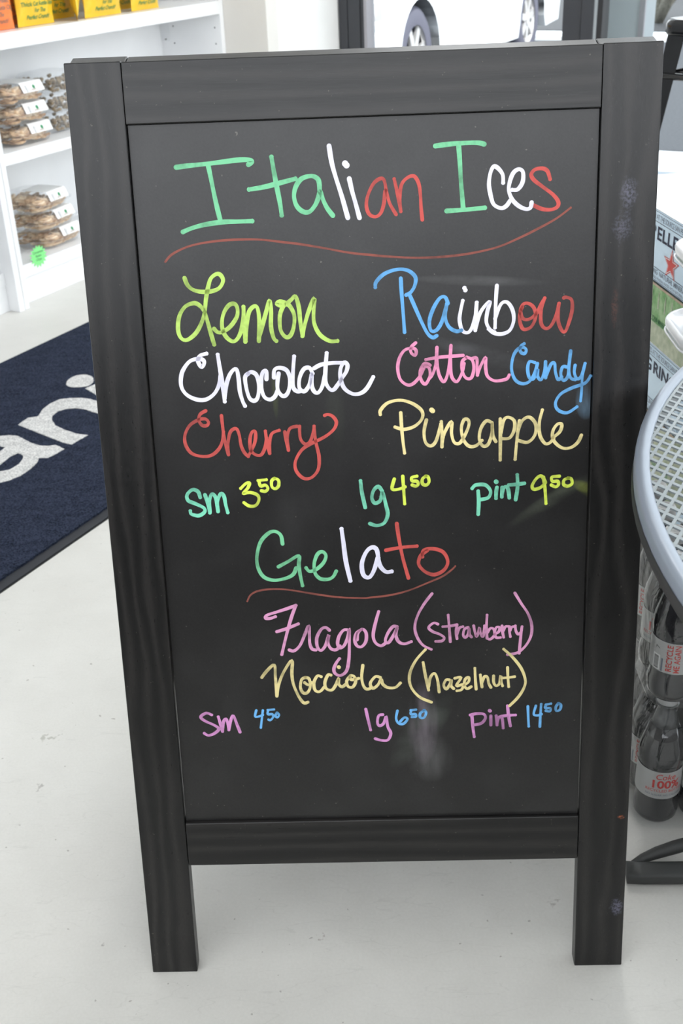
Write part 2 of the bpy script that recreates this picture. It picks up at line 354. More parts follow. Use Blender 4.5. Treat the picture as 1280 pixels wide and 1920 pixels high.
def text2d(body, size=1.0, bold=0.0, xs=1.0, align='CENTER'):
    key = (body, bold, align)
    if key not in _tcache:
        cu = bpy.data.curves.new('t', 'FONT'); cu.body = body; cu.size = 1.0; cu.offset = bold; cu.align_x = align; cu.align_y = 'CENTER'; cu.resolution_u = 3
        o = bpy.data.objects.new('t', cu); COL.objects.link(o)
        dg = bpy.context.evaluated_depsgraph_get(); me = bpy.data.meshes.new_from_object(o.evaluated_get(dg))
        _tcache[key] = ([v.co[:] for v in me.vertices], [tuple(p.vertices) for p in me.polygons])
        bpy.data.objects.remove(o); bpy.data.meshes.remove(me); bpy.data.curves.remove(cu)
    vs, fs = _tcache[key]
    return [(x * size * xs, y * size) for x, y, _ in vs], fs
def put_text(mb, body, size, fn, bold=0.0, xs=1.0, mi=0, align='CENTER', dx=0.0, dy=0.0):
    vs, fs = text2d(body, size, bold, xs, align)
    mb.add([fn(x + dx, y + dy) for x, y in vs], fs, mi)

# ================================================================ SETTING
fl = MB(); fl.box(-5, 9, -5, 5.2, -0.15, 0)
# the floor is one slab whose far edge follows the shop window
def slab(a0, a1, b0, b1, z0, z1, mi=0, mb=None):
    mb = mb or MB(); vs = [AB(a, b, z)[:] for z in (z0, z1) for b in (b0, b1) for a in (a0, a1)]
    return mb.add(vs, [(0, 2, 3, 1), (4, 5, 7, 6), (0, 1, 5, 4), (2, 6, 7, 3), (0, 4, 6, 2), (1, 3, 7, 5)], mi)
AW = 4.079                                   # window wall distance along A
tag(slab(-3.5, AW + 0.12, -2.9, 4.5, -0.12, 0).build('floor', M['floor']), kind='structure')
tag(slab(-3.5, AW + 0.12, -2.9, 4.5, CEIL, CEIL + 0.1).build('ceiling', M['ceiling']), kind='structure')
tag(slab(-3.5, 3.412, -2.90, -2.745, 0, CEIL).build('wall_left', M['wall_white']), kind='structure')
tag(slab(3.414, 3.50, -2.90, -2.199, 0, CEIL).build('wall_pilaster', M['wall_cream']), kind='structure')
tag(slab(3.50, AW - 0.02, -2.90, -2.199, 0, CEIL).build('wall_return', M['wall_white']), kind='structure')
tag(slab(AW - 0.02, AW + 0.10, -2.90, -2.2, 0, CEIL).build('wall_front', M['wall_white']), kind='structure')
M['counter'] = lam('dark_added_counter', (0.035, 0.03, 0.027), 0.6)
M['wall_grey'] = lam('grey_added_wall', (0.16, 0.155, 0.15), 0.8)
M['wall_dark'] = lam('dark_grey_added_wall', (0.06, 0.06, 0.065), 0.7)
tag(slab(-3.6, -3.5, -2.9, 4.6, 0, 1.15).build('added_wall_back', M['wall_dark']), kind='structure')  # low dark wall added out of view, darkens the lower board reflections
tag(slab(-3.5, 0.9, 1.95, 2.05, 0, 1.25).build('added_wall_right', M['wall_grey']), kind='structure')  # low grey wall added out of view to hold back light from the right
ALX = lambda a, b, z: AB(a, b, z)
def frame_part(name, b0, b1, a0=AW - 0.05, a1=AW + 0.05, z0=0, z1=CEIL, m='alu_dark', parent=None):
    return slab(a0, a1, b0, b1, z0, z1).build(name, M[m], parent)
win = tag(frame_part('window_1', -2.192, -2.150), kind='structure')
frame_part('gasket', -2.150, -2.146, AW - 0.045, AW + 0.05, m='alu_dark2', parent=win)
frame_part('mullion', -2.146, -2.088, AW - 0.048, AW + 0.05, parent=win)
frame_part('gasket', -2.088, -2.084, AW - 0.045, AW + 0.05, m='alu_dark2', parent=win)
frame_part('glazing_bead', -2.084, -2.066, AW - 0.043, AW + 0.04, m='alu_dark', parent=win)
frame_part('trim_strip', -2.066, -2.052, AW - 0.05, AW + 0.03, m='alu_grey', parent=win)
frame_part('mullion', -1.142, -1.065, AW - 0.048, AW + 0.05, parent=win)
frame_part('gasket', -1.065, -1.061, AW - 0.045, AW + 0.05, m='alu_dark2', parent=win)
frame_part('mullion', -1.061, -1.010, AW - 0.056, AW + 0.05, parent=win)
frame_part('trim_strip', -1.010, -0.998, AW - 0.05, AW + 0.03, m='stucco', parent=win)
frame_part('gasket', -0.998, -0.976, AW - 0.045, AW + 0.05, m='alu_dark2', parent=win)
frame_part('mullion', 0.60, 0.68, parent=win)
frame_part('sill_rail', -2.052, 4.4, AW - 0.05, AW + 0.05, 0.0, 0.10, parent=win)
frame_part('pane', -2.052, -1.142, AW, AW + 0.006, 0.10, CEIL, 'glass', win)
frame_part('pane', -0.976, 0.60, AW, AW + 0.006, 0.10, CEIL, 'glass', win)
frame_part('pane', 0.68, 4.4, AW, AW + 0.006, 0.10, CEIL, 'glass', win)

# outside: column by the door, pavement, road, planting strip
tag(slab(AW + 0.35, AW + 0.62, -1.109, -0.927, -0.05, 3.2).build('trim_1', M['stucco']), kind='structure')
tag(slab(AW + 0.34, AW + 0.36, -0.927, -0.903, -0.05, 3.2).build('trim_2', M['alu_grey']), kind='structure')
tag(slab(AW + 0.12, 5.03, -14, 14, -0.2, -0.03).build('pavement', M['pavement_shade']), kind='structure')  # near pavement strip, its shade put into the grey-blue colour
tag(slab(5.03, 5.55, -14, 14, -0.2, -0.03).build('kerb', M['pavement']), kind='structure')
tag(slab(5.55, 10.9, -14, 14, -0.22, -0.05).build('road', M['asphalt']), kind='structure')
tag(slab(10.9, 11.4, -14, 14, -0.22, -0.01).build('far_kerb', M['pavement']), kind='structure')
tag(slab(11.4, 40, -30, 30, -0.22, 0.0).build('planting_bed', M['mulch']), kind='structure')

# ================================================================ A-FRAME SIGN
Hs, Ws = 1.10, 0.6034
sl, cl = sin(LEAN), cos(LEAN)
def FP(s, t, n): return (s, t * sl - n * cl, t * cl + n * sl)                  # front panel: across, up the slope, outward
YB = 2 * Hs * sl + 0.040 * cl + 0.004
def BP(s, t, n): return (s, YB - t * sl + n * cl, t * cl + n * sl)
sign = thing('sandwich_board', 'black wooden A-frame menu board with colourful marker writing, standing on the grey floor', 'sign board')
XI0, XI1, TT, TB, TL = -0.2434, 0.2413, 1.0388, 0.2188, 0.1585
def stile(s0, s1, F, x0=0.0):
    mb = MB(); mb.box(s0, s1, -0.020, 0.0, 0.0, Hs, 0, lambda x, y, z: F(x, z, y), bev=0.0012); return mb
for F in (FP, BP):
    stile(-Ws / 2, XI0 - 0.0004, F).build('stile', M['wood_v'], sign)
    stile(XI1 + 0.0004, Ws / 2, F).build('stile', M['wood_v'], sign)
    mb = MB(); mb.box(XI0, XI1, -0.020, -0.0003, TT, Hs - 0.0006, 0, lambda x, y, z: F(x, z, y), bev=0.0012); mb.build('top_rail', M['wood_h'], sign)
    mb = MB(); mb.box(XI0, XI1, -0.020, -0.0008, TL, TB, 0, lambda x, y, z: F(x, z, y), bev=0.0012); mb.build('bottom_rail', M['wood_h'], sign)
    mb = MB(); mb.box(XI0 + 0.0005, XI1 - 0.0005, -0.0105, -0.0065, TB + 0.0005, TT - 0.0005, 0, lambda x, y, z: F(x, z, y)); mb.build('chalkboard_panel', M['board'], sign)
WORDLIST = None
WORDS = [
 ('Italian','green',47.6,"-1960,9956 -1825,9968 -1646,9979 -1467,9994 -1288,10008 -1181,10001 -1168,9980 -1205,9958;-1625,9970 -1603,9825 -1578,9652 -1555,9513 -1532,9399;-1937,9301 -1835,9338 -1688,9370 -1506,9389 -1361,9388 -1199,9388;-962,10024 -947,9905 -920,9716 -896,9560 -884,9438;-1211,9709 -1054,9729 -891,9763 -725,9800;-476,9667 -481,9770 -523,9814 -585,9821 -667,9793 -724,9718 -746,9624 -723,9529 -663,9469 -592,9463 -526,9531 -487,9616 -470,9667 -443,9580 -402,9492 -347,9417"),
 ('Italian','white',47.0,"-361,10113 -340,9952 -302,9798 -246,9608 -190,9389;-163,9782 -137,9656 -105,9534 -68,9385;1.3*-201,9934 -187,9917"),
 ('Italian','red',36.4,"218,9658 198,9757 155,9771 89,9725 30,9619 8,9511 34,9420 99,9390 156,9425 192,9523 212,9658 252,9521 316,9407;304,9763 330,9645 355,9518 367,9436;367,9436 356,9554 377,9698 434,9767 509,9786 558,9709 575,9583 579,9474 591,9343"),
 ('Ices','green',47.3,"735,10076 873,10089 1021,10095 1168,10093 1236,10077;974,10077 987,9891 997,9713 1019,9451;847,9424 1038,9430 1244,9443"),
 ('Ices','white',41.6,"1434,9689 1428,9770 1381,9834 1335,9853 1302,9792 1287,9685 1303,9577 1337,9476 1412,9434 1468,9454 1508,9507;1531,9614 1587,9618 1636,9691 1637,9789 1594,9818 1539,9784 1503,9696 1494,9606 1532,9515 1598,9450 1673,9416 1720,9428 1732,9481"),
 ('Ices','red',38.9,"1919,9709 1890,9790 1834,9818 1760,9808 1724,9760 1753,9705 1837,9640 1950,9555 2008,9481 2000,9427 1935,9402 1842,9411 1748,9454"),
 ('swoosh','brown',23.3,"-2149,8998 -2073,9072 -1922,9139 -1756,9177 -1518,9200 -1264,9202 -1083,9191 -903,9164 -705,9135 -435,9082 -184,9029 70,8995 241,8975 525,8954 810,8956 1094,8981 1377,9036 1602,9121 1808,9215 1993,9310 2140,9414"),
 ('Lemon','lime',43.4,"-1956,8821 -1931,8748 -1874,8695 -1788,8671 -1683,8672 -1593,8703 -1545,8779 -1567,8839 -1610,8853 -1674,8809 -1711,8715 -1741,8596 -1769,8440 -1822,8311 -1891,8216 -1984,8158 -2044,8186 -2067,8275 -2044,8414 -1975,8516 -1884,8552 -1824,8533 -1768,8458 -1734,8317 -1707,8193 -1686,8101;-1675,8271 -1642,8235 -1589,8233 -1497,8292 -1420,8395 -1411,8490 -1446,8534 -1509,8510 -1568,8417 -1588,8295 -1556,8188 -1489,8130 -1435,8149 -1385,8236 -1351,8375 -1343,8497;-1343,8497 -1345,8322 -1345,8120;-1339,8129 -1321,8287 -1285,8443 -1220,8501 -1188,8457 -1181,8317 -1197,8124;-1196,8151 -1164,8247 -1101,8437 -1060,8557 -1047,8453 -1057,8278 -1036,8155 -1008,8119;-886,8525 -947,8541 -983,8516 -931,8492 -878,8513;-904,8509 -954,8397 -956,8240 -904,8159 -850,8175 -810,8271 -801,8393 -844,8490 -878,8508;-869,8520 -823,8558 -778,8591 -748,8478 -738,8321 -722,8163;-718,8171 -696,8267 -645,8423 -578,8562 -589,8438 -589,8299 -533,8174 -430,8101 -345,8098"),
 ('Chocolate','white',43.6,"-1778,8004 -1845,7985 -1876,7932 -1845,7860 -1813,7886 -1813,7930 -1866,7950 -1956,7931 -2023,7865 -2069,7777 -2079,7651 -2028,7558 -1924,7501 -1817,7497 -1722,7558 -1662,7656 -1637,7764;-1655,7988 -1641,7836 -1625,7673 -1611,7469;-1609,7509 -1582,7654 -1529,7778 -1463,7827 -1443,7722 -1437,7577 -1413,7467 -1390,7412;-1333,7772 -1371,7728 -1361,7593 -1331,7492 -1279,7467 -1240,7516 -1224,7643 -1245,7752 -1296,7786 -1336,7772;-1137,7703 -1135,7793 -1171,7785 -1193,7714 -1199,7606 -1169,7505 -1107,7476 -1052,7511 -1021,7582;-1054,7719 -1046,7799 -991,7825 -912,7795 -881,7705 -896,7579 -935,7516 -980,7518 -1018,7582 -1017,7673 -1000,7762;-822,7944 -842,7775 -850,7614 -807,7558 -754,7560;-629,7751 -662,7815 -725,7799 -774,7701 -779,7593 -727,7556 -670,7626 -638,7751 -643,7625 -620,7552 -576,7536 -528,7604 -493,7729;-466,7969 -485,7800 -490,7657 -449,7574 -405,7564 -358,7617 -311,7687 -261,7758 -244,7829 -279,7862 -320,7795 -324,7688 -288,7578 -201,7513 -111,7515 -38,7571 33,7691;-609,7808 -528,7846 -403,7860 -279,7857"),
 ('Cherry','red',36.6,"-1829,7370 -1891,7335 -1914,7271 -1882,7209 -1828,7204 -1807,7240 -1841,7278 -1914,7271 -2018,7210 -2080,7100 -2080,6989 -2023,6893 -1916,6853 -1806,6859 -1719,6922 -1668,7014 -1648,7125;-1658,7310 -1650,7143 -1633,6994 -1608,6863;-1608,6872 -1605,6993 -1570,7123 -1504,7158 -1473,7083 -1461,6971 -1430,6885 -1387,6837;-1387,6837 -1316,6966 -1292,7059 -1298,7124 -1335,7106 -1358,7023 -1355,6911 -1304,6854 -1240,6852 -1190,6944 -1172,7046;-1180,7120 -1169,6999 -1145,6864;-1145,6868 -1142,6980 -1109,7090 -1026,7125;-964,7105 -951,6993 -934,6895;-934,6899 -940,7030 -908,7140 -825,7165;-798,7164 -795,7026 -744,6959 -688,6985 -647,7095 -636,7160;-636,7160 -625,6983 -595,6814 -610,6664 -687,6572 -779,6565 -857,6653 -861,6766 -783,6895 -671,6966 -523,7036 -421,7116 -387,7198 -424,7264 -477,7289 -514,7279"),
 ('Rainbow','blue',39.1,"80,8659 91,8715 179,8797 314,8839 428,8826 507,8758 505,8674 462,8599 408,8567;439,8581 480,8485 554,8310 629,8154 687,8104 730,8122;354,8744 360,8584 372,8393 384,8171;854,8464 825,8531 768,8523 700,8421 654,8288 668,8182 726,8180 785,8265 824,8398 840,8454;844,8464 824,8321 862,8214 939,8164 997,8172"),
 ('Rainbow','white',39.0,"1013,8487 988,8373 978,8278 1006,8171 1064,8144 1112,8197 1151,8330 1164,8463;1.2*1032,8619 1040,8600;1160,8463 1151,8311 1147,8167;1147,8176 1189,8329 1247,8423 1304,8468 1276,8364 1266,8250 1305,8172 1354,8141;1376,8636 1365,8457 1359,8189;1359,8285 1419,8436 1486,8457 1544,8375 1559,8260 1517,8155 1431,8119 1344,8132 1290,8176"),
 ('Rainbow','red',36.9,"1649,8400 1621,8315 1632,8219 1671,8160 1748,8187 1794,8291 1774,8387 1716,8436 1658,8429 1631,8353 1660,8276 1728,8270 1803,8329 1850,8423 1887,8488;1887,8488 1851,8365 1853,8222 1902,8163 1959,8190 2015,8303 2041,8426;2035,8398 2035,8245 2076,8138 2115,8127 2151,8222 2182,8355 2173,8460 2115,8490 2087,8482"),
 ('Cotton','pink',34.8,"502,8051 453,8004 452,7946 494,7915 507,7963 472,7994 384,7977 324,7891 303,7774 330,7654 407,7592 476,7610 546,7687 586,7765;655,7802 596,7824 547,7746 555,7647 603,7596 653,7684 645,7773 606,7794;643,7655 683,7703 719,7820 732,7995;732,7995 733,7839 751,7701 800,7616 839,7678 869,7835 884,8010;884,8010 879,7835 888,7677 946,7612 1005,7713 1025,7811;611,7866 763,7887 1015,7899;1045,7869 1006,7831 1005,7732 1044,7652 1103,7650 1132,7748 1113,7847 1054,7878;1103,7857 1161,7865 1167,7767 1171,7678;1171,7688 1200,7766 1258,7872 1259,7764 1279,7665 1347,7613 1425,7611 1493,7629 1516,7668"),
 ('Candy','blue',34.7,"1674,8005 1635,7977 1636,7919 1679,7898 1698,7937 1664,7967 1607,7949 1559,7873 1541,7736 1581,7616 1660,7568 1738,7592 1795,7689 1822,7786;1793,7797 1735,7808 1716,7730 1737,7631 1786,7620 1823,7727 1825,7648 1864,7604 1901,7705 1909,7803;1909,7803 1915,7705 1913,7626;1922,7655 1968,7772 2007,7781 2019,7682 2049,7602 2088,7630;2143,7737 2095,7739 2077,7660 2108,7590 2156,7638 2162,7756 2178,7912;2178,7912 2163,7717 2185,7618 2235,7596;2230,7754 2223,7676 2254,7606 2302,7634 2337,7770;0.8*2337,7761 2312,7614 2307,7455 2300,7356;2262,7293 2156,7230 2057,7263 2026,7344 2082,7442 2208,7508 2343,7554 2399,7631"),
 ('Pineapple','cream',36.5,"101,7271 106,7321 187,7399 326,7425 463,7381 560,7297 559,7207 479,7128 359,7095 261,7124;327,7284 334,7112 347,6948 361,6825;609,7195 581,7064 596,6941 655,6898 715,6958 766,7140;1.4*667,7306 679,7294;773,7170 780,7038 778,6884;778,6895 805,7037 885,7167 885,7035 914,6932 974,6920 1033,7010 1077,7120 1069,7181 1024,7183 994,7092 1013,6970 1073,6886 1153,6884 1222,6943;1330,7143 1271,7165 1212,7086 1192,6964 1232,6881 1292,6900 1331,7022 1334,7143 1341,7001 1375,6928;1423,7181 1426,6978 1426,6715;1430,7019 1458,7160 1507,7199 1577,7156 1578,7055 1529,6965 1450,6957;1636,7155 1612,6973 1592,6717;1618,7033 1665,7154 1744,7192 1814,7109 1806,6987 1728,6908 1629,6931;1884,7268 1853,7128 1862,6986 1917,6892 1966,6891 2015,6940;2005,6951 2082,7020 2100,7100 2051,7102 2003,7022 2015,6920 2106,6835 2205,6833 2283,6892 2320,6972"),
 ('sm','mint',41.3,"-1961,6375 -1981,6443 -2043,6467 -2107,6408 -2099,6340 -2018,6300 -1929,6249 -1923,6200 -1991,6158 -2074,6179 -2084,6215;-1904,6402 -1879,6305 -1863,6189;-1862,6199 -1859,6324 -1826,6410 -1783,6360 -1769,6202;-1768,6215 -1767,6321 -1724,6412 -1689,6377 -1677,6280 -1659,6187"),
 ('3 50','yellow',36.1,"-1494,6467 -1432,6523 -1391,6525 -1417,6465 -1472,6405 -1392,6416 -1311,6385 -1295,6327 -1336,6261 -1410,6257 -1467,6298;-1200,6560 -1292,6553;-1283,6547 -1268,6489 -1212,6497 -1187,6458 -1216,6425 -1262,6432;-1107,6574 -1140,6543 -1140,6476 -1104,6452 -1066,6484 -1063,6550 -1107,6574"),
 ('Gelato','green',41.8,"-1054,5792 -1068,5894 -1130,5945 -1206,5927 -1305,5822 -1357,5646 -1350,5507 -1290,5395 -1179,5352 -1046,5369 -950,5416 -913,5495;-1114,5516 -999,5577 -874,5643 -879,5534 -866,5394 -847,5277;-796,5492 -760,5451 -685,5469 -597,5546 -562,5634 -601,5685 -658,5657 -700,5549 -696,5429 -642,5358 -558,5345 -491,5374 -451,5443"),
 ('Gelato','white',49.1,"-372,5953 -355,5777 -335,5559 -291,5322;39,5594 20,5697 -33,5722 -99,5667 -152,5531 -139,5393 -75,5356 -18,5436 33,5595;33,5595 59,5491 122,5420 187,5423"),
 ('Gelato','red',41.5,"258,6000 280,5815 319,5587 380,5337;128,5683 300,5712 482,5723;545,5592 557,5671 664,5687 782,5643 835,5527 791,5425 683,5371 575,5408 501,5502 524,5604 600,5666"),
 ('swoosh','brown',22.0,"-1500,5098 -1454,5178 -1356,5226 -1185,5242 -997,5226 -716,5169 -434,5121 -151,5103 -59,5108 159,5130 377,5182 595,5269 769,5345 877,5423 920,5468"),
 ('lg','mint',41.3,"-139,6516 -128,6384 -95,6202;101,6389 60,6445 6,6402 -17,6315 13,6252 77,6279 105,6378 140,6222 158,6110 114,6011 28,5984 -47,6009"),
 ('4 50','yellow',37.1,"241,6527 213,6414 281,6406 360,6432;336,6557 344,6393 352,6234;494,6553 437,6539 441,6500 493,6494 508,6458 482,6437 440,6452;593,6550 557,6518 556,6464 598,6445 630,6483 620,6538 593,6550"),
 ('pint','mint',40.6,"1114,6393 1156,6431 1261,6428 1320,6354 1293,6278 1198,6258;1181,6358 1188,6237 1182,6086;1392,6396 1383,6341 1382,6269;1.2*1381,6464 1385,6460;1450,6394 1447,6284;1447,6295 1471,6394 1514,6382 1531,6271;1617,6536 1623,6400 1603,6247;1524,6421 1618,6427 1698,6435"),
 ('9 50','yellow',36.9,"1932,6446 1889,6513 1837,6493 1786,6407 1808,6362 1881,6382 1933,6435;1910,6501 1930,6370 1944,6193;2088,6507 2005,6499 2012,6450 2069,6449 2080,6409 2049,6384 2000,6407;2193,6482 2142,6462 2139,6408 2185,6389 2231,6416 2221,6471 2183,6483"),
 ('Fragola','mauve',37.6,"-1182,4897 -1245,4876 -1297,4881 -1278,4918 -1170,4953 -1046,4992 -935,5032;-935,5032 -978,4929 -1029,4779 -1083,4590 -1130,4414;-1174,4707 -1058,4742 -918,4799;-1039,4470 -983,4457 -908,4528 -840,4679 -796,4769 -793,4659 -793,4544 -769,4476 -725,4462;-557,4710 -599,4745 -653,4722 -707,4618 -706,4503 -664,4454 -608,4520 -564,4653 -580,4558 -548,4476 -486,4459 -440,4506;-328,4704 -389,4706 -445,4631 -466,4536 -441,4477 -387,4514 -339,4628 -324,4723 -328,4532 -339,4340 -371,4186 -444,4125 -506,4150 -522,4209 -492,4286 -451,4343;-178,4710 -241,4664 -262,4569 -237,4501 -184,4490 -133,4556 -127,4661 -169,4713 -224,4663 -235,4578;26,4928 -16,4782 -45,4635 -22,4539 45,4495 105,4536;236,4734 188,4735 127,4652 96,4557 135,4535 195,4629 240,4723 221,4629 252,4543 320,4513 399,4539"),
 ('strawberry','mauve',32.5,"650,5136 561,5018 482,4874 445,4728 468,4601 535,4493 633,4435;1607,5119 1681,4989 1760,4862 1805,4725 1803,4588 1747,4462 1650,4369 1529,4344;714,4753 665,4769 606,4714 654,4660 732,4626 786,4582 761,4540 688,4536;835,4865 846,4718 858,4527;772,4720 869,4728 937,4741;937,4726 927,4653 937,4563;933,4610 962,4694 1005,4714;1067,4702 1025,4682 1009,4608 1034,4576 1067,4617 1079,4691 1083,4617 1106,4580;1132,4721 1145,4647 1165,4583 1190,4646 1200,4698 1212,4624 1239,4581 1254,4655 1258,4718;1287,4853 1281,4707 1288,4559;1288,4559 1327,4547 1375,4599 1365,4673 1326,4684 1293,4633;1375,4609 1424,4640 1433,4692 1394,4693 1375,4620 1395,4567 1444,4565;1462,4712 1468,4639 1482,4568;1476,4649 1501,4701 1534,4704;1549,4700 1550,4636 1560,4573;1558,4653 1578,4695 1611,4698;1617,4708 1624,4645 1651,4602 1686,4633 1695,4696;1691,4675 1678,4527 1666,4358"),
 ('Nocciola','cream',36.7,"-1383,4123 -1315,4209 -1226,4281 -1221,4129 -1216,3873;-1216,3873 -1191,4010 -1120,4185 -1015,4334 -1023,4163 -1011,4026 -956,3867 -897,3776 -848,3785;-865,4110 -910,4082 -929,3984 -900,3909 -846,3913 -811,3991 -821,4089 -865,4110;-876,4042 -833,4011 -796,4040;-677,4115 -721,4126 -766,4039 -755,3941 -702,3920 -646,3977;-560,4132 -596,4133 -635,4036 -620,3957 -558,3936 -511,3993 -467,4090 -470,4012 -432,3976 -386,4010;1.2*-464,4235 -460,4231;-338,4107 -375,4049 -360,3980 -307,3969 -269,4036 -284,4105 -329,4122 -321,4067 -232,4081;-177,4249 -195,4103 -181,3995 -146,3941 -102,3944;26,4087 -33,4099 -95,4014 -67,3948 -6,3990 35,4065 54,3999 112,3954 201,3952 262,4009"),
 ('hazelnut','cream',34.0,"564,4433 454,4303 383,4154 371,4024 409,3914 497,3813 629,3748;1484,4416 1592,4306 1692,4164 1743,4011 1725,3903 1657,3785 1559,3677;536,4268 560,4106 597,3909;598,3953 619,4072 669,4125 704,4037 722,3880;846,4034 806,4035 776,3970 806,3915 845,3969 870,4033 865,3957 895,3919;909,4054 984,4063 925,3956 1008,3969 988,3904 934,3890;1023,3964 1073,4006 1073,4061 1033,4040 1019,3964 1053,3915 1102,3940;1146,4178 1152,4026 1162,3906;1211,4090 1221,4003 1231,3933;1227,3981 1260,4067 1296,4055 1310,3979 1336,3924;1368,4075 1369,3988 1399,3944 1438,3976 1453,4073 1458,3997 1474,3942;1531,4179 1536,4060 1547,3929;1467,4044 1546,4049 1615,4058"),
 ('sm','violet',36.2,"-2016,3644 -2077,3669 -2148,3621 -2103,3566 -1989,3503 -1941,3451 -1996,3396 -2071,3369 -2120,3399;-1936,3616 -1915,3511 -1898,3420;-1897,3430 -1877,3550 -1838,3579 -1820,3438;-1819,3448 -1788,3568 -1754,3627 -1716,3506 -1686,3405"),
 ('4 50','sky',29.5,"-1473,3691 -1492,3611 -1447,3610 -1397,3629;-1394,3689 -1412,3579 -1431,3459;-1261,3699 -1334,3693;-1330,3689 -1337,3637 -1283,3636 -1276,3596 -1310,3557 -1335,3567;-1227,3655 -1247,3615 -1225,3591 -1202,3624 -1222,3654"),
 ('lg','violet',34.8,"-158,3675 -137,3553 -107,3396;44,3597 -6,3583 -22,3494 1,3449 52,3481 84,3574 101,3436 135,3345 97,3256 16,3254 -54,3278"),
 ('6 50','sky',31.9,"221,3644 203,3544 232,3477 292,3471 339,3530 304,3553 253,3503;441,3654 381,3647;385,3642 380,3596 434,3594 440,3561 394,3558;545,3643 494,3604 493,3549 539,3547 564,3613 535,3643"),
 ('pint','violet',35.7,"1092,3567 1162,3583 1252,3575 1272,3519 1222,3453 1122,3433;1112,3556 1122,3411 1139,3277;1338,3550 1338,3428;1.2*1323,3619 1327,3615;1401,3549 1412,3426;1412,3438 1431,3526 1471,3514 1486,3385;1536,3678 1551,3534 1572,3411;1461,3541 1561,3552 1630,3554"),
 ('14 50','sky',31.7,"1778,3665 1784,3528 1792,3399;1873,3670 1849,3560 1899,3543 1942,3558;1936,3690 1929,3547 1925,3392;2051,3694 1992,3682;1996,3682 1987,3638 2046,3632 2041,3593 1993,3601;2144,3696 2111,3653 2116,3598 2160,3612 2170,3673 2138,3696"),
]

INKNAME = dict(green='green', white='white', red='red', brown='reddish brown', lime='lime green', blue='blue', pink='pink', cream='cream', mint='mint green', yellow='yellow green', mauve='mauve pink', violet='violet pink', sky='sky blue')
def catmull(P, sub=5):
    if len(P) < 3: return P
    Q = [P[0]] + P + [P[-1]]; out = []
    for i in range(1, len(Q) - 2):
        p0, p1, p2, p3 = Q[i - 1:i + 3]
        for k in range(sub):
            t = k / sub
            out.append(tuple(0.5 * ((2 * p1[j]) + (-p0[j] + p2[j]) * t + (2 * p0[j] - 5 * p1[j] + 4 * p2[j] - p3[j]) * t * t + (-p0[j] + 3 * p1[j] - 3 * p2[j] + p3[j]) * t ** 3) for j in (0, 1)))
    out.append(P[-1]); return out
rs = random.Random(3); layer = 0
for word, ink, wd, data in WORDS:
    mb = MB()
    for st in data.split(';'):
        k = 1.0
        if '*' in st: ks, st = st.split('*'); k = float(ks)
        P = [tuple(int(q) / 10000 for q in p.split(',')) for p in st.split()]
        P = catmull(P); hw = wd / 20000 * k
        Q = [P[0]]
        for p in P[1:]:
            if math.hypot(p[0] - Q[-1][0], p[1] - Q[-1][1]) > 0.0004: Q.append(p)
        P = Q if len(Q) > 1 else [P[0], (P[0][0] + 0.0006, P[0][1])]
        layer += 1; n1 = -0.0062 + 0.00002 * (layer % 9)
        L = len(P); vs = []
        ds = []
        for i in range(L):
            a = P[max(i - 1, 0)]; b = P[min(i + 1, L - 1)]; dx, dy = b[0] - a[0], b[1] - a[1]; d = math.hypot(dx, dy) or 1; ds.append((dx / d, dy / d))
        outl = []; outr = []
        for i in range(L):
            h = hw * (1 + 0.10 * sin(i * 0.37 + layer)); x, y = P[i]; dx, dy = ds[i]
            outl.append((x - dy * h, y + dx * h)); outr.append((x + dy * h, y - dx * h))
        for i in range(L):
            vs += [FP(*outl[i], n1), FP(*outr[i], n1)]
        fs = [(2 * i, 2 * i + 1, 2 * i + 3, 2 * i + 2) for i in range(L - 1)]
        mb.add(vs, fs)
        for (x, y), (dx, dy), sg in ((P[0], ds[0], -1), (P[-1], ds[-1], 1)):       # round pen ends
            h = hw * 1.06; a0 = math.atan2(dy * sg, dx * sg); poly = [(x + h * cos(a0 + (q / 10 - 0.5) * pi), y + h * sin(a0 + (q / 10 - 0.5) * pi)) for q in range(11)]
            mb.add([FP(px, py, n1) for px, py in poly], [tuple(range(11))])
    lab = ('hand-drawn %s underline swoosh' % INKNAME[ink]) if word == 'swoosh' else 'handwritten %s marker lettering of "%s"' % (INKNAME[ink], word)
    o = mb.build('underline' if word == 'swoosh' else 'lettering', M['ink_' + ink], sign, lab, fix=False)

# ================================================================ DOOR MAT
mat_root = thing('door_mat', 'dark navy entrance mat with white letters and a black rubber border', 'mat')
B0, B1, A0m, A1m = -1.1135, -2.063, -0.30, 2.85 - 0.9
A1m = 2.16
mb = slab(A0m, A1m, B1, B0, 0.0, 0.0035)
rim_o = mb.build('rubber_border', M['rubber'], mat_root)
mb = slab(A0m - 0.001, A1m + 0.001, B0 - 0.0, B0 + 0.003, 0.0, 0.0016); mb.build('rubber_lip', M['rubber_dark'], mat_root)
rm = random.Random(5)
def pile_edge(poly, amp, seg=0.004):
    out = []
    for i in range(len(poly)):
        p, q = poly[i], poly[(i + 1) % len(poly)]; d = math.hypot(q[0] - p[0], q[1] - p[1]); n = max(1, int(d / seg))
        for k in range(n):
            t = k / n; out.append((p[0] + (q[0] - p[0]) * t + rm.uniform(-amp, amp), p[1] + (q[1] - p[1]) * t + rm.uniform(-amp, amp)))
    return out
BW = 0.027
body = pile_edge([(A0m + BW, B0 - BW), (A1m - BW, B0 - BW), (A1m - BW, B1 + 0.012), (A0m + BW, B1 + 0.012)], 0.0012, 0.008)
mb = MB(); mb.prism(body, 0.0035, 0.0085, 0, lambda x, y, z: AB(x, y, z)[:]); tag(mb.build('carpet_pile', M['pile_navy'], mat_root), kind='stuff')
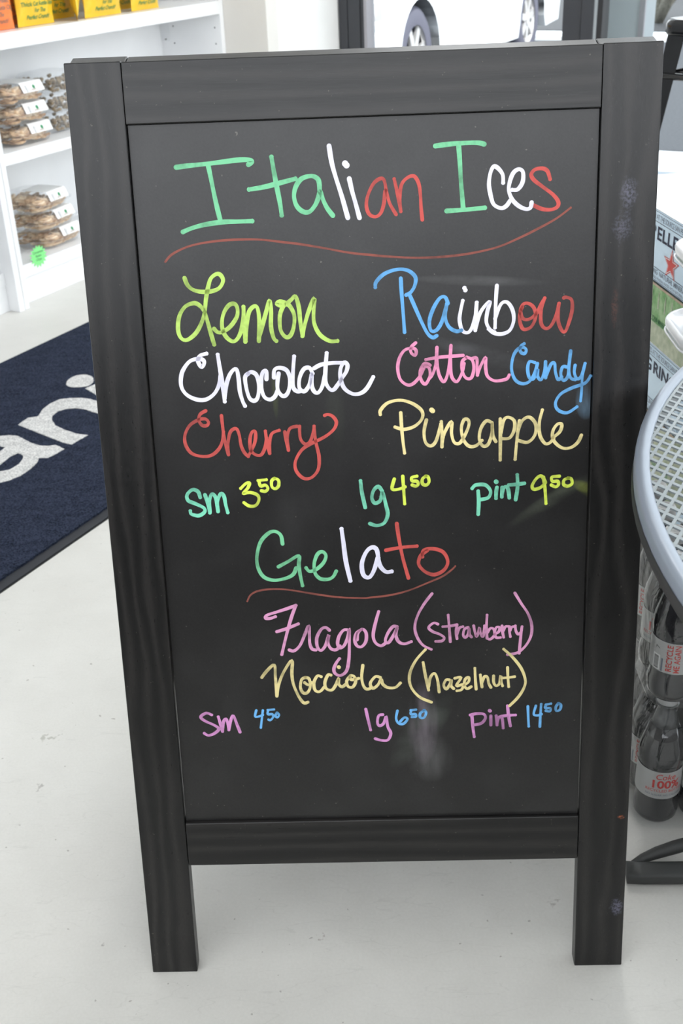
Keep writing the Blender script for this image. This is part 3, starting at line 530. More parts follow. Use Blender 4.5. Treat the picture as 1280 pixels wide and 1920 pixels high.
def closed_curve(P, sub=4):
    n = len(P); out = []
    for i in range(n):
        p0, p1, p2, p3 = P[i - 1], P[i], P[(i + 1) % n], P[(i + 2) % n]
        d1 = math.hypot(p1[0] - p0[0], p1[1] - p0[1]); d2 = math.hypot(p2[0] - p1[0], p2[1] - p1[1])
        for k in range(sub):
            t = k / sub
            out.append(tuple(0.5 * ((2 * p1[j]) + (-p0[j] + p2[j]) * t + (2 * p0[j] - 5 * p1[j] + 4 * p2[j] - p3[j]) * t * t + (-p0[j] + 3 * p1[j] - 3 * p2[j] + p3[j]) * t ** 3) for j in (0, 1)))
    return out
LET = [('n', [(1.1492, -1.666), (1.1971, -1.673), (1.213, -1.6555), (1.2192, -1.6552), (1.2593, -1.6759), (1.2994, -1.6846), (1.3356, -1.6805), (1.3542, -1.661), (1.3689, -1.6323), (1.3732, -1.6009), (1.364, -1.5476), (1.3375, -1.4927), (1.2992, -1.4406), (1.2595, -1.4368), (1.2815, -1.4818), (1.2986, -1.5121), (1.3014, -1.5341), (1.307, -1.5641), (1.3035, -1.5954), (1.2891, -1.6177), (1.2656, -1.6265), (1.2344, -1.6197), (1.212, -1.6021), (1.1861, -1.5668), (1.1746, -1.5265), (1.1659, -1.4808), (1.1706, -1.4441), (1.1424, -1.4451), (1.1066, -1.4447), (1.1075, -1.475), (1.1202, -1.5349), (1.1355, -1.6039)], False), ('dot', [(1.4392, -1.7433), (1.4672, -1.759), (1.4946, -1.7606), (1.5127, -1.7511), (1.5203, -1.7329), (1.5111, -1.7042), (1.4861, -1.6809), (1.4558, -1.6712), (1.4374, -1.6829), (1.426, -1.7034), (1.4265, -1.7248)], True), ('i', [(1.4311, -1.6659), (1.4744, -1.6595), (1.4024, -1.487), (1.3539, -1.4832)], False), ('a1', [(1.0497, -1.6718), (1.0721, -1.6588), (1.0865, -1.6383), (1.0912, -1.6145), (1.0799, -1.5765), (1.071, -1.5465), (1.0678, -1.5164), (1.074, -1.4948), (1.0879, -1.4826), (1.0777, -1.4444), (1.0517, -1.4435), (1.0189, -1.447), (1.0074, -1.4686), (1.0025, -1.4963), (1.0041, -1.5165), (1.0115, -1.5475), (1.0199, -1.5771), (1.0241, -1.592), (1.0226, -1.6127), (1.0049, -1.6238)], False), ('a2', [(1.0261, -1.5949), (1.0158, -1.5378), (0.9823, -1.5425), (0.9358, -1.5317), (0.9114, -1.5302), (0.9332, -1.5724), (0.9968, -1.5886)], False), ('a3', [(1.0163, -1.5438), (1.0074, -1.4686), (0.9895, -1.4556), (0.9495, -1.4437), (0.9114, -1.4407), (0.8793, -1.4478), (0.8594, -1.4605), (0.8565, -1.4995), (0.9047, -1.5453), (0.9078, -1.5269), (0.9075, -1.5053), (0.9244, -1.4893), (0.9594, -1.4895), (0.9929, -1.5064), (1.0107, -1.5252)], False)]
for li, (nm, poly, sm) in enumerate(LET):
    P = closed_curve(poly, 3) if sm else poly
    P = pile_edge(P, 0.0008, 0.004)
    mb = MB(); mb.prism(P, 0.0085, 0.0096 + 0.00003 * li, 0, lambda x, y, z: AB(x, y, z)[:])
    bmo = mb.build('carpet_letter', M['pile_white'], mat_root, 'white woven letter')

# ================================================================ SHELVING
def shelf_unit(a0, a1, label, depth=0.32, front=-2.407):
    r = thing('shelving_unit', label, 'shelf', AB(a0, front), ROT)
    w = a1 - a0
    def part(name, x0, x1, y0, y1, z0, z1, bev=0.001):
        m = MB(); m.box(x0, x1, y0, y1, z0, z1, bev=bev); return m.build(name, M['shelf_white'], r)
    part('side_panel', 0, 0.022, -0.042 if a0 > 1 else 0, depth, 0, 2.1); part('side_panel', w - 0.027, w, -0.042 if a1 < 2.5 else 0, depth, 0, 2.1)
    part('back_panel', 0.022, w - 0.027, depth - 0.008, depth, 0.0, 2.1)
    part('shelf', 0.0225, w - 0.0275, 0, depth - 0.008, 0.836, 0.886)
    part('shelf', 0.0225, w - 0.0275, 0, depth - 0.008, 0.477, 0.517)
    part('shelf', 0.0225, w - 0.0275, 0, depth - 0.008, 0.092, 0.137)
    part('shelf', 0.0225, w - 0.0275, 0, depth - 0.008, 1.24, 1.28)
    part('kick_board', 0.0225, w - 0.0275, 0.004, 0.022, 0.0, 0.0918)
    return r, part
u1, p1 = shelf_unit(1.957, 3.412, 'white shelving unit beside the cream pilaster, holding snack bags and bread chips')
for (y, z) in ((0.243 - 0.0, 0.787), (0.03, 0.783), (0.243, 0.72), (0.03, 0.72)):
    m = MB(); m.lathe([(0.003, 0), (0.003, 0.0006)], 12); o = m.build('peg_hole', M['alu_dark2'], u1); o.location = (1.455 - 0.0276, y, z); o.rotation_euler = (0, -pi / 2, 0)
m = MB(); m.grid(8, 6, lambda u, v: (-0.004 - 0.004 * sin(pi * u) * sin(pi * v), (u - 0.5) * 0.052 * (1 - 0.4 * abs(v - 0.45)), v * 0.075))
o = m.build('shelf_clip', M['pet'], u1, 'clear plastic shelf clip'); o.location = (1.455 - 0.028, 0.285, 0.728)
m = MB(); m.lathe([(0.0025, 0), (0.0025, 0.006)], 10); o = m.build('shelf_clip_screw', M['alu_dark2'], u1); o.location = (1.455 - 0.0275, 0.285, 0.735); o.rotation_euler = (0, -pi / 2, 0)
u2, p2 = shelf_unit(0.55, 1.955, 'white shelving unit at the left edge, its empty bottom bay showing')
for x in (0.35, 0.9):
    m = MB(); m.box(x, x + 0.0025, 0.0034, 0.0045, 0.002, 0.088); m.build('kick_board_seam', M['wall_cream'], u2)

# ---- added counter, unseen behind the camera, darkens reflections low on the board
sc_ = thing('added_counter', 'dark counter added unseen behind the camera to darken the board reflections', 'counter', (-0.55, -2.25, 0))
m = MB(); m.box(-1.3, 1.25, -0.28, 0.28, 0.08, 0.98, bev=0.004); m.build('cabinet_body', M['counter'], sc_)
m = MB(); m.box(-1.33, 1.28, -0.31, 0.31, 0.98, 1.02, bev=0.006); m.build('worktop', M['counter'], sc_)
m = MB(); m.box(-1.25, 1.2, -0.24, 0.24, 0.0, 0.08); m.build('plinth', M['alu_dark2'], sc_)
# ---- green starburst price card
def starburst():
    t = thing('price_card', 'fluorescent green starburst price card on the bottom shelf edge', 'sign', AB(2.105, -2.4065, 0.150), ROT)
    P = []
    for i in range(32):
        r = 0.040 if i % 2 == 0 else 0.029
        P.append((r * 1.12 * cos(2 * pi * i / 32 + 0.1), r * sin(2 * pi * i / 32 + 0.1)))
    m = MB(); m.prism(P, 0.0, 0.0008, 0, lambda x, y, z: (x, -z, y)); m.build('card', M['star_green'], t)
    m = MB()
    for i, s in enumerate(('Cinnamon', 'Raisin', 'Chips')):
        put_text(m, s, 0.0125, lambda x, y, i=i: (x + y * 0.2, -0.0011, y + 0.014 - 0.013 * i), 0.008)
    m.build('handwriting', M['dark_green_ink'], t)
starburst()

# ---- clamshell packs
def rrect(w, d, r, n=5):
    P = []
    for cx, cy, a in ((w / 2 - r, d / 2 - r, 0), (-w / 2 + r, d / 2 - r, 90), (-w / 2 + r, -d / 2 + r, 180), (w / 2 - r, -d / 2 + r, 270)):
        for k in range(n): t = math.radians(a + 90 * k / (n - 1)); P.append((cx + r * cos(t), cy + r * sin(t)))
    return P
def loft(mb, rings, mi=0, top=True, bot=True, smooth=True):
    n = len(rings[0]); vs = [p for r in rings for p in r]
    fs = [(j * n + i, j * n + (i + 1) % n, (j + 1) * n + (i + 1) % n, (j + 1) * n + i) for j in range(len(rings) - 1) for i in range(n)]
    if bot: fs.append(tuple(reversed(range(n))))
    if top: fs.append(tuple((len(rings) - 1) * n + i for i in range(n)))
    mb.add(vs, fs, mi, smooth)
def ring(w, d, r, z, rib=0.0):
    P = rrect(w, d, r)
    return [(x, y, z) for x, y in P]
def ribbed(w, d, z, amp, n=80):
    out = []
    for i in range(n):
        a = 2 * pi * i / n; c, s_ = cos(a), sin(a); k = (abs(c) ** 5 + abs(s_) ** 5) ** (-1 / 5)
        q = 1 + amp * (1 if (i // 2) % 2 else -1)
        out.append((w / 2 * c * k * q, d / 2 * s_ * k * q, z))
    return out
def clamshell(label, kind, group, seed, sticker=True):
    t = thing('clamshell_pack', label, 'food pack', group=group)
    w, d, h = 0.235, 0.215, 0.068
    m = MB(); loft(m, [ribbed(w * .80, d * .80, 0.001, 0), ribbed(w * .84, d * .84, 0.003, 0.006), ribbed(w * .93, d * .93, 0.030, 0.006)], top=False)
    m.build('tray', M['pet'], t)
    m = MB(); loft(m, [ribbed(w * .93, d * .93, 0.030, 0), ribbed(w * 1.06, d * 1.06, 0.030, 0), ribbed(w * 1.06, d * 1.06, 0.034, 0), ribbed(w * .93, d * .93, 0.034, 0)], top=False, bot=False)
    m.build('rim_flange', M['pet'], t)
    m = MB(); loft(m, [ribbed(w * .92, d * .92, 0.034, 0.005), ribbed(w * .82, d * .82, 0.058, 0.008), ribbed(w * .76, d * .76, 0.0655, 0.004), ribbed(w * .70, d * .70, 0.0665, 0)], bot=False)
    m.build('lid', M['pet'], t)
    r = random.Random(seed); m = MB(); NP = 130 if kind == 'granola' else 95
    for i in range(NP):
        if kind == 'granola': L, Wd, Th = r.uniform(.012, .022), r.uniform(.010, .016), r.uniform(.010, .014)
        else: L, Wd, Th = r.uniform(.040, .062), r.uniform(.022, .030), r.uniform(.008, .012)
        zc = r.uniform(0.010, 0.050); fr = 0.78 + 0.1 * (zc / .03 if zc < .03 else (.06 - zc) / .03); fr = min(fr, .86)
        mxw = w * fr / 2 - L * .52; mxd = d * fr / 2 - Wd * .6
        x, y = r.uniform(-mxw, mxw), r.choice([-1, -1, r.uniform(-1, 1)]) * mxd
        if r.random() < .35: x = -mxw * r.uniform(.85, 1); y = r.uniform(-1, 1) * mxd
        a = r.uniform(-.5, .5); bt = r.uniform(-.35, .35) if zc > .014 else 0
        def pf(u, v, x=x, y=y, zc=zc, L=L, Wd=Wd, Th=Th, a=a, bt=bt):
            ph = 2 * pi * u; th_ = pi * v; px = L / 2 * cos(th_) ; rr = abs(sin(th_)) ** 0.6
            py = Wd / 2 * rr * cos(ph); pz = Th / 2 * rr * sin(ph) + 0.10 * L * cos(th_) ** 2 - .05 * L
            qx = px * cos(bt) + pz * sin(bt); qz = -px * sin(bt) + pz * cos(bt)
            return (x + qx * cos(a) - py * sin(a), y + qx * sin(a) + py * cos(a), min(max(zc + qz, .0045), .0635))
        m.grid(8, 6, pf, r.choice([0, 0, 1]), closeu=True)
    tag(m.build('bread_chips' if kind != 'granola' else 'granola', [M['granola']] * 2 if kind == 'granola' else [M['biscuit'], M['biscuit2']], t), kind='stuff')
    if sticker:                                       # paper band over the front of the lid
        m = MB(); s0, s1 = -0.02, 0.092
        prof = [(-0.1005, 0.0345), (-0.0895, 0.0585), (-0.083, 0.0672), (-0.02, 0.0676), (0.03, 0.0676)]
        vs = [(x, y, z) for y, z in prof for x in (s0, s1)]
        m.add(vs, [(2 * i, 2 * i + 1, 2 * i + 3, 2 * i + 2) for i in range(len(prof) - 1)]); m.build('paper_label', M['paper'], t)
        def F(u, v): return (u, -0.1005 + 0.011 * v - 0.0006, 0.0345 + 0.024 * v + 0.0003)
        m = MB()
        for u, wq, mi in ((0.000, 0.0018, 0), (0.006, 0.0012, 0), (0.014, 0.0010, 1), (0.060, 0.0012, 2), (0.066, 0.0008, 2)):
            m.add([F(u, 0.05), F(u + wq, 0.05), F(u + wq, 0.95), F(u, 0.95)], [(0, 1, 2, 3)], mi)
        c = [(0.042 + 0.0065 * cos(2 * pi * i / 16), 0.62 + 0.27 * sin(2 * pi * i / 16)) for i in range(16)]
        m.add([F(*q) for q in c], [tuple(range(16))], 3)
        for v, L in ((0.3, 0.03), (0.18, 0.024)): m.add([F(0.024, v), F(0.024 + L, v), F(0.024 + L, v + 0.05), F(0.024, v + 0.05)], [(0, 1, 2, 3)], 2)
        m.build('label_print', [M['print_navy'], M['print_grey'], M['print_brown'], M['print_green']], t)
    return t
def place(o, a, b, z, dr=0.0): o.location = AB(a, b, z); o.rotation_euler = (0, 0, ROT + dr)
G1 = 'clear packs of bread chips on the shelves'
pa = clamshell('clear pack of bread chips, topmost of the upper shelf stack at the left edge', 'chips', G1, 1)
pb = clamshell('clear pack of granola clusters, topmost of the stack half hidden by the board', 'granola', 'granola packs on the upper shelf', 9, False)
pc = clamshell('clear pack of bread chips on top of the lower shelf stack', 'chips', G1, 5)
place(pa, 2.208, -2.535, 0.517 + 0.1345, 0.03)
for k, lb, dx in ((0, 'clear pack of bread chips at the bottom of the upper shelf stack', 0.012), (1, 'clear pack of bread chips in the middle of the upper shelf stack', 0.004)):
    c = copy_tree(pa); tag(c, lb); place(c, 2.208 + dx, -2.535, 0.517 + 0.0672 * k, -0.02 * k)
place(pb, 2.500, -2.590, 0.517 + 0.1345, 0.0)
for k, lb in ((0, 'clear pack of granola clusters, lowest of the stack beside the bread chips'), (1, 'clear pack of granola clusters, middle of the stack beside the bread chips')):
    c = copy_tree(pb); tag(c, lb); place(c, 2.497, -2.590, 0.517 + 0.0672 * k)
place(pc, 2.262, -2.545, 0.137 + 0.1345, 0.10)
for k, lb, dx in ((0, 'clear pack of bread chips lowest on the lower shelf, above the green card', 0.045), (1, 'clear pack of bread chips in the middle of the lower shelf stack', 0.022)):
    c = copy_tree(pc); tag(c, lb); place(c, 2.262 + dx, -2.545, 0.137 + 0.0672 * k, 0.04 + 0.05 * k)

# ---- crisp bags
BAGTXT = ['Perfectly Cooked,', 'Perfectly Peeled,', 'Thick Cut Kettle Chips', 'For The', 'Perfect Crunch!']
def bag(label, a, wid, m_, txtm, dr=0.0, b=-2.44, H=0.27, lean=0.12, seed=1, txt=True, group='snack bags on the upper shelf', dep=0.042):
    t = thing('snack_bag', label, 'snack bag', AB(a, b - dep, 0.887), ROT + dr, group)
    r = random.Random(seed); ph = [r.uniform(0, 6) for _ in range(6)]
    def surf(sgn):
        def f(u, v):
            x = (u - 0.5) * 2; wv = wid / 2 * (1 - 0.05 * sin(pi * v))
            puff = (max(0, sin(pi * min(max((v - 0.04) / 0.92, 0), 1)))) ** 0.55 * (max(0, 1 - abs(x) ** 2.4)) ** 0.6
            wr = 0.10 * sin(9 * x + ph[0] + 4 * v) * (1 - v * .5) + 0.07 * sin(17 * v + ph[1] + 3 * x) + 0.06 * sin(13 * (x + v) + ph[2])
            y = sgn * (dep * puff * (1 + wr) + 0.0004)
            z = H * v * (1 - 0.03 * x * x * (1 - v)) + 0.0
            return (x * wv, y + lean * H * v * v * 0.5, z + 0.0005)
        return f
    m = MB(); m.grid(22, 26, surf(-1)); m.grid(22, 26, surf(1)); m.build('foil_pouch', m_, t)
    m = MB(); f = surf(-1)
    for v0 in (0.0,):
        for k in range(1): 
            q = v0 + 0.012 * k + 0.004
            m.add([(x_ * wid / 2 * .99, f(.5 + x_ / 2, q)[1] - 0.0012, f(.5, q)[2]) for x_ in (-1, 1)] + [(x_ * wid / 2 * .99, f(.5 + x_ / 2, q + .004)[1] - 0.0012, f(.5, q + .004)[2]) for x_ in (1, -1)], [(0, 1, 2, 3)])
    m.build('crimped_seal', m_, t)
    if txt:
        m = MB()
        for i, s in enumerate(BAGTXT):
            zc = 0.112 - i * 0.0212
            def F(x, y, zc=zc):
                v = (zc + y) / H; u = min(max(0.5 + x / wid, 0.01), 0.99); p = f(u, v); return (p[0], p[1] - 0.0012, p[2])
            put_text(m, s, 0.0200, F, 0.016, 0.88)
        m.build('printed_text', txtm, t)
    return t
mb_grey = mat('grey_bag_print', (0.33, 0.20, 0.15), 0.5)
bag('orange snack bag at the left end of the shelf', 2.150, 0.190, M['bag_orange'], mb_grey, 0.02, seed=3, dep=0.036)
bag('orange snack bag set back beside the first yellow bag', 2.345, 0.190, M['bag_orange'], mb_grey, -0.05, b=-2.535, seed=8, dep=0.034)
bag('yellow snack bag with green text, leftmost of the yellow bags', 2.352, 0.188, M['bag_yellow'], M['print_green'], 0.02, seed=5, dep=0.036)
bag('yellow snack bag set back behind the leftmost yellow bag', 2.560, 0.190, M['bag_yellow'], M['print_green'], -0.05, b=-2.53, seed=6, dep=0.034)
bag('narrow yellow snack bag seen edge on between two wider ones', 2.560, 0.13, M['bag_yellow'], M['print_green'], 0.75, b=-2.45, seed=11, txt=False, dep=0.020)
bag('yellow snack bag with green text, widest in the middle of the row', 2.695, 0.215, M['bag_yellow'], M['print_green'], 0.02, b=-2.42, seed=12, dep=0.038)
bag('yellow snack bag set back behind the widest one', 2.925, 0.190, M['bag_yellow'], M['print_green'], -0.05, b=-2.53, seed=14, dep=0.034)
bag('yellow snack bag at the right end of the row', 2.955, 0.178, M['bag_yellow'], M['print_green'], 0.02, b=-2.425, seed=15, dep=0.036)

# ================================================================ ROUND MESH TABLE
TC = Vector((0.9119, -0.2127, 0)); TR = 0.6874; TZ = 0.75
tb = thing('patio_table', 'round silver-grey metal mesh table at the right edge, partly over the board', 'table', TC)
m = MB(); RW = 0.0142
prof = [(TR - RW, -0.004), (TR - RW, -0.0015), (TR - RW + 0.002, 0.0), (TR - 0.006, 0.0), (TR - 0.003, -0.001), (TR - 0.0008, -0.004), (TR, -0.012), (TR, -0.024), (TR - 0.003, -0.029), (TR - 0.008, -0.031), (TR - 0.012, -0.031), (TR - 0.0122, -0.006), (TR - RW, -0.004)]
m.lathe([(r, z + TZ) for r, z in prof], 128, cap=False); m.build('rim', M['table_metal'], tb)
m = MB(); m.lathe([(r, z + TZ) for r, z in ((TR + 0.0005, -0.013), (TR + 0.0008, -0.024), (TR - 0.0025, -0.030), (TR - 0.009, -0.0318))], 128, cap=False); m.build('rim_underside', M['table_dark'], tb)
RI = TR - RW + 0.002
m = MB(); e1 = Vector((-0.0064, -0.0119)); e2 = Vector((0.0068, -0.0090))
p_1 = e1.length; p_2 = e2.length; d1 = e1.normalized(); d2 = e2.normalized()
# bars running along d1 are spaced by e2 and the other way round
anchor = Vector((AX, AY)) if False else Vector((0.3081, 0.0597))
def bars(dv, step, wbar, z0, z1):
    nrm = Vector((-dv.y, dv.x)); gap = abs(step.dot(nrm)); off0 = (anchor - Vector((TC.x, TC.y))).dot(nrm)
    k0 = int((-RI - off0) / gap) - 1; k1 = int((RI - off0) / gap) + 2
    for k in range(k0, k1):
        c = off0 + k * gap
        if abs(c) >= RI - 0.001: continue
        L = math.sqrt(RI * RI - c * c)
        # only bars whose position could matter keep full section
        p = nrm * c; a = p - dv * L; b = p + dv * L; w = nrm * wbar / 2
        vs = [(q.x, q.y, z) for z in (z0, z1) for q in (a - w, a + w, b + w, b - w)]
        m.add(vs, [(0, 1, 2, 3), (7, 6, 5, 4), (0, 4, 5, 1), (1, 5, 6, 2), (2, 6, 7, 3), (3, 7, 4, 0)])
bars(d1, e2, 0.0028, TZ - 0.0045, TZ - 0.0028)
bars(d2, e1, 0.0039, TZ - 0.0046, TZ - 0.0029)
m.build('mesh_top', M['table_mesh'], tb)
def arc(p, q, c, n=8):
    return [tuple((1 - t) ** 2 * p[i] + 2 * t * (1 - t) * c[i] + t * t * q[i] for i in range(3)) for t in [k / n for k in range(n + 1)]]
fx, fy = 0.338 - TC.x, 0.1475 - TC.y
m = MB(); m.tube([(fx, fy, 0.0105), (fx + 0.02, fy - 0.002, 0.0105), (fx + 0.25, fy - 0.006, 0.0105), (-0.04, fy - 0.03, 0.0105)], 0.0155, 16, sq=(1, 0.65)); m.build('foot', M['table_dark'], tb)
m = MB(); m.tube(arc((fx + 0.010, fy + 0.012, 0.014), (fx + 0.30, fy + 0.055, 0.060), (fx + 0.06, fy + 0.035, 0.030)) + [(-0.05, 0.12, 0.30), (-0.03, 0.08, 0.70), (-0.03, 0.08, TZ - 0.006)], [0.004, 0.0065, 0.0085] + [0.0095] * 9, 12); m.build('leg', M['table_dark'], tb)
for an in (115, 235):
    a_ = math.radians(an) - 0.3; ex, ey = 0.5 * cos(a_ - 1.5), 0.5 * sin(a_ - 1.5)
    m = MB(); m.tube([(ex, ey, 0.0105), (ex * .5, ey * .5, 0.0105), (0.0, 0.0, 0.0105)], 0.0155, 12, sq=(1, 0.65)); m.build('foot', M['table_dark'], tb)
    m = MB(); m.tube(arc((ex, ey, 0.024), (ex * .3, ey * .3, 0.12), (ex * .7, ey * .7, 0.024)) + [(ex * .1, ey * .1, 0.70), (ex * .1, ey * .1, TZ - 0.006)], 0.0115, 12); m.build('leg', M['table_dark'], tb)

# ================================================================ WHITE TIERED STAND (rounded trays behind the table)
def tier_stand():
    cx, cy = 0.600, 0.460
    t = thing('tiered_stand', 'white glossy stand with two rounded trays, behind the mesh table at the right edge', 'stand', (cx, cy, 0))
    m = MB(); m.lathe([(0.055, 0.0), (0.055, 0.010), (0.02, 0.018), (0.010, 0.03), (0.010, 0.855), (0.016, 0.865), (0.0, 0.87)], 24, cap=False); m.build('pole', M['table_metal'], t)
    for z, x0, x1, y0, y1 in ((0.800, 0.4075, 0.76, 0.36, 0.530), (0.702, 0.4015, 0.76, 0.345, 0.519)):
        ox, oy, w, d = (x0 + x1) / 2 - cx, (y0 + y1) / 2 - cy, x1 - x0, y1 - y0
        def R_(e, rr, zz): return [(x + ox, y + oy, zz) for x, y in rrect(w - e, d - e, rr, 9)]
        m = MB()
        loft(m, [R_(.020, .045, z - 0.016), R_(.006, .052, z - 0.017), R_(.001, .056, z - 0.010), R_(0, .056, z - 0.003), R_(.004, .055, z), R_(.012, .051, z - 0.0005), R_(.020, .047, z - 0.004)])
        m.build('tray', M['tray_white'], t)
        m = MB(); m.tube(R_(0.002, .055, z - 0.0175), 0.0016, 6, closed=True); m.build('tray_lip', M['tray_white'], t)
tier_stand()

# ================================================================ STACKED DRINK CASES
BXD = math.radians(-81.6); bd = Vector((cos(BXD), sin(BXD), 0)); bn = Vector((-bd.y, bd.x, 0))   # bd: toward the camera, bn: to the right
P0 = Vector((0.4818, 0.8695, 0.0))
def CF(u, v, z, org=P0):                      # u toward the camera along the face, v into the case (to the right)
    q = org + bd * u + bn * v; return (q.x, q.y, z)
def case(label, z0, z1, u0, u1, style, words=('S.P', 'ELLEGRINO', 0.0061), dv=0.0):
    org = P0 + bd * u0; t = thing('drink_case', label, 'case of drinks', (org.x, org.y, z0), 0.0, 'cases of mineral water stacked behind the table')
    L = u1 - u0; H = z1 - z0
    def C(u, v, z): q = bd * u + bn * v; return (q.x, q.y, z)
    Wd = 0.27
    m = MB()
    def put(name, mats, fn_build):
        mb = MB(); fn_build(mb); return mb.build(name, mats, t)
    body = {'blue': 'case_blue', 'green': 'case_green', 'pale': 'case_pale'}[style]
    hg = 0.0
    m.box(0, L, dv, Wd, 0.0, H - 0.0022, 0, C, bev=0.003); m.build('carton', M[body], t)
    if style == 'blue':
        m = MB(); m.box(0.001, L - .001, dv + 0.001, Wd, H - 0.002, H - 0.0002, 0, C, bev=0.0008); m.build('film_top', M['case_film'], t)
        e = -0.0006
        def T(x, y): return C(x, dv + e, y)
        def rule(mb, y, th, mi=0): mb.add([C(0.004, dv + e, y), C(L - 0.004, dv + e, y), C(L - 0.004, dv + e, y + th), C(0.004, dv + e, y + th)], [(0, 1, 2, 3)], mi)
        m = MB()
        for y, th in ((H - 0.0040, 0.0008), (H - 0.0200, 0.0009), (0.0245, 0.0009), (0.0008, 0.0020), (0.0042, 0.0006)): rule(m, y, th)
        m.build('printed_rule', M['print_navy'], t)
        pre, suf, uu = words; zc = H - 0.0378
        vs, fs = text2d(suf[:3], 1.0, 0.012); wref = max(v[0] for v in vs) - min(v[0] for v in vs); xs_ = 0.0205 * len(suf[:3]) / (wref * 0.0285) * 0.97
        m = MB(); put_text(m, suf, 0.0300, T, 0.022, xs_, align='LEFT', dx=uu - 0.004 - u0, dy=zc); put_text(m, pre, 0.0300, T, 0.022, xs_, align='RIGHT', dx=uu - u0 - 0.009, dy=zc)
        m.build('brand_lettering', M['print_navy'], t)
        m = MB(); put_text(m, 'BOTTLED AT THE SOURCE SAN PELLEGRINO TERME', 0.0125, T, 0.0, 0.80, dx=uu + 0.06 - u0, dy=H - 0.0125)
        m.build('small_print', M['print_grey'], t); m = MB()
        put_text(m, 'SPARKLING', 0.0120, T, 0.004, 1.0, align='RIGHT', dx=uu + 0.014 - u0, dy=0.0180); put_text(m, 'NATURAL MINERAL WATER', 0.0120, T, 0.004, 1.05, align='LEFT', dx=uu + 0.0203 - u0, dy=0.0180)
        m.build('small_print', M['print_grey'], t); m = MB()
        put_text(m, 'NATURAL MINERAL WATER WITH NATURAL CO2 ADDED', 0.0070, T, 0.0, 1.0, dx=uu + 0.07 - u0, dy=0.0085)
        m.build('small_print', M['print_grey'], t)
        m = MB(); c0 = (uu + 0.0645 - u0, zc - 0.0360)
        for rr, mi, ee in ((0.0265, 0, 0), (0.0228, 1, -0.0002), (0.0195, 0, -0.0004)):
            P = [(1.22 * rr * (1 if i % 2 == 0 else 0.42) * cos(pi / 2 + pi * i / 5), rr * (1 if i % 2 == 0 else 0.42) * sin(pi / 2 + pi * i / 5)) for i in range(10)]
            m.add([C(c0[0] + x, dv + e + ee, c0[1] + y) for x, y in P] + [C(c0[0], dv + e + ee, c0[1])], [(i, (i + 1) % 10, 10) for i in range(10)], mi)
        m.build('star_emblem', [M['print_red'], M['paper']], t)
    else:
        e = -0.0006; m = MB()
        m.add([C(0.0, dv + e, H - 0.004), C(L, dv + e, H - 0.004), C(L, dv + e, H), C(0, dv + e, H)], [(0, 1, 2, 3)]); m.build('cardboard_edge', M['cardboard'], t)
        m = MB()
        put_text(m, 'ACQUA MINERALE NATURALE', 0.013, lambda x, y: C(x, dv + e, y), 0.004, 0.8, dx=TXT_U - u0, dy=H * 0.42); m.build('small_print', M['print_green'] if style == 'pale' else M['dark_green_ink'], t)
        m = MB()
        for i in range(14):
            u = 0.01 + i * (L - .02) / 14
            m.add([C(u, dv + e, H * .62), C(u + 0.005, dv + e, H * .62), C(u + 0.004, dv + e, H * .90), C(u + 0.001, dv + e, H * .90)], [(0, 1, 2, 3)])
        tag(m.build('printed_bottle_row', M['case_pale'], t), kind='stuff')
        if style == 'green':
            m = MB(); m.box(0.0005, L - 0.0005, dv - 0.0004, dv + 0.001, 0.001, H * 0.36, 0, C); m.build('printed_band', M['case_pale'], t)
    return t
TXT_U = 0.072
case('pale blue case with a red star, topmost of the stack of drink cases', 0.633, 0.7515, -0.26, 0.155, 'blue')
case('green printed case directly under the topmost pale blue one', 0.530, 0.6325, -0.26, 0.155, 'green')
case('pale blue drink case low in the stack, seen just above the mesh table rim', 0.410, 0.5295, -0.26, 0.155, 'blue', ('S.PELLEG', 'RINO', 0.0426))
case('olive printed drink case just below the mesh table in the stack', 0.27, 0.4095, -0.26, 0.155, 'pale')
case('pale blue drink case at the foot of the stack but one', 0.14, 0.2695, -0.26, 0.155, 'blue')
case('olive printed drink case on the floor at the very bottom', 0.0, 0.1395, -0.26, 0.155, 'pale')

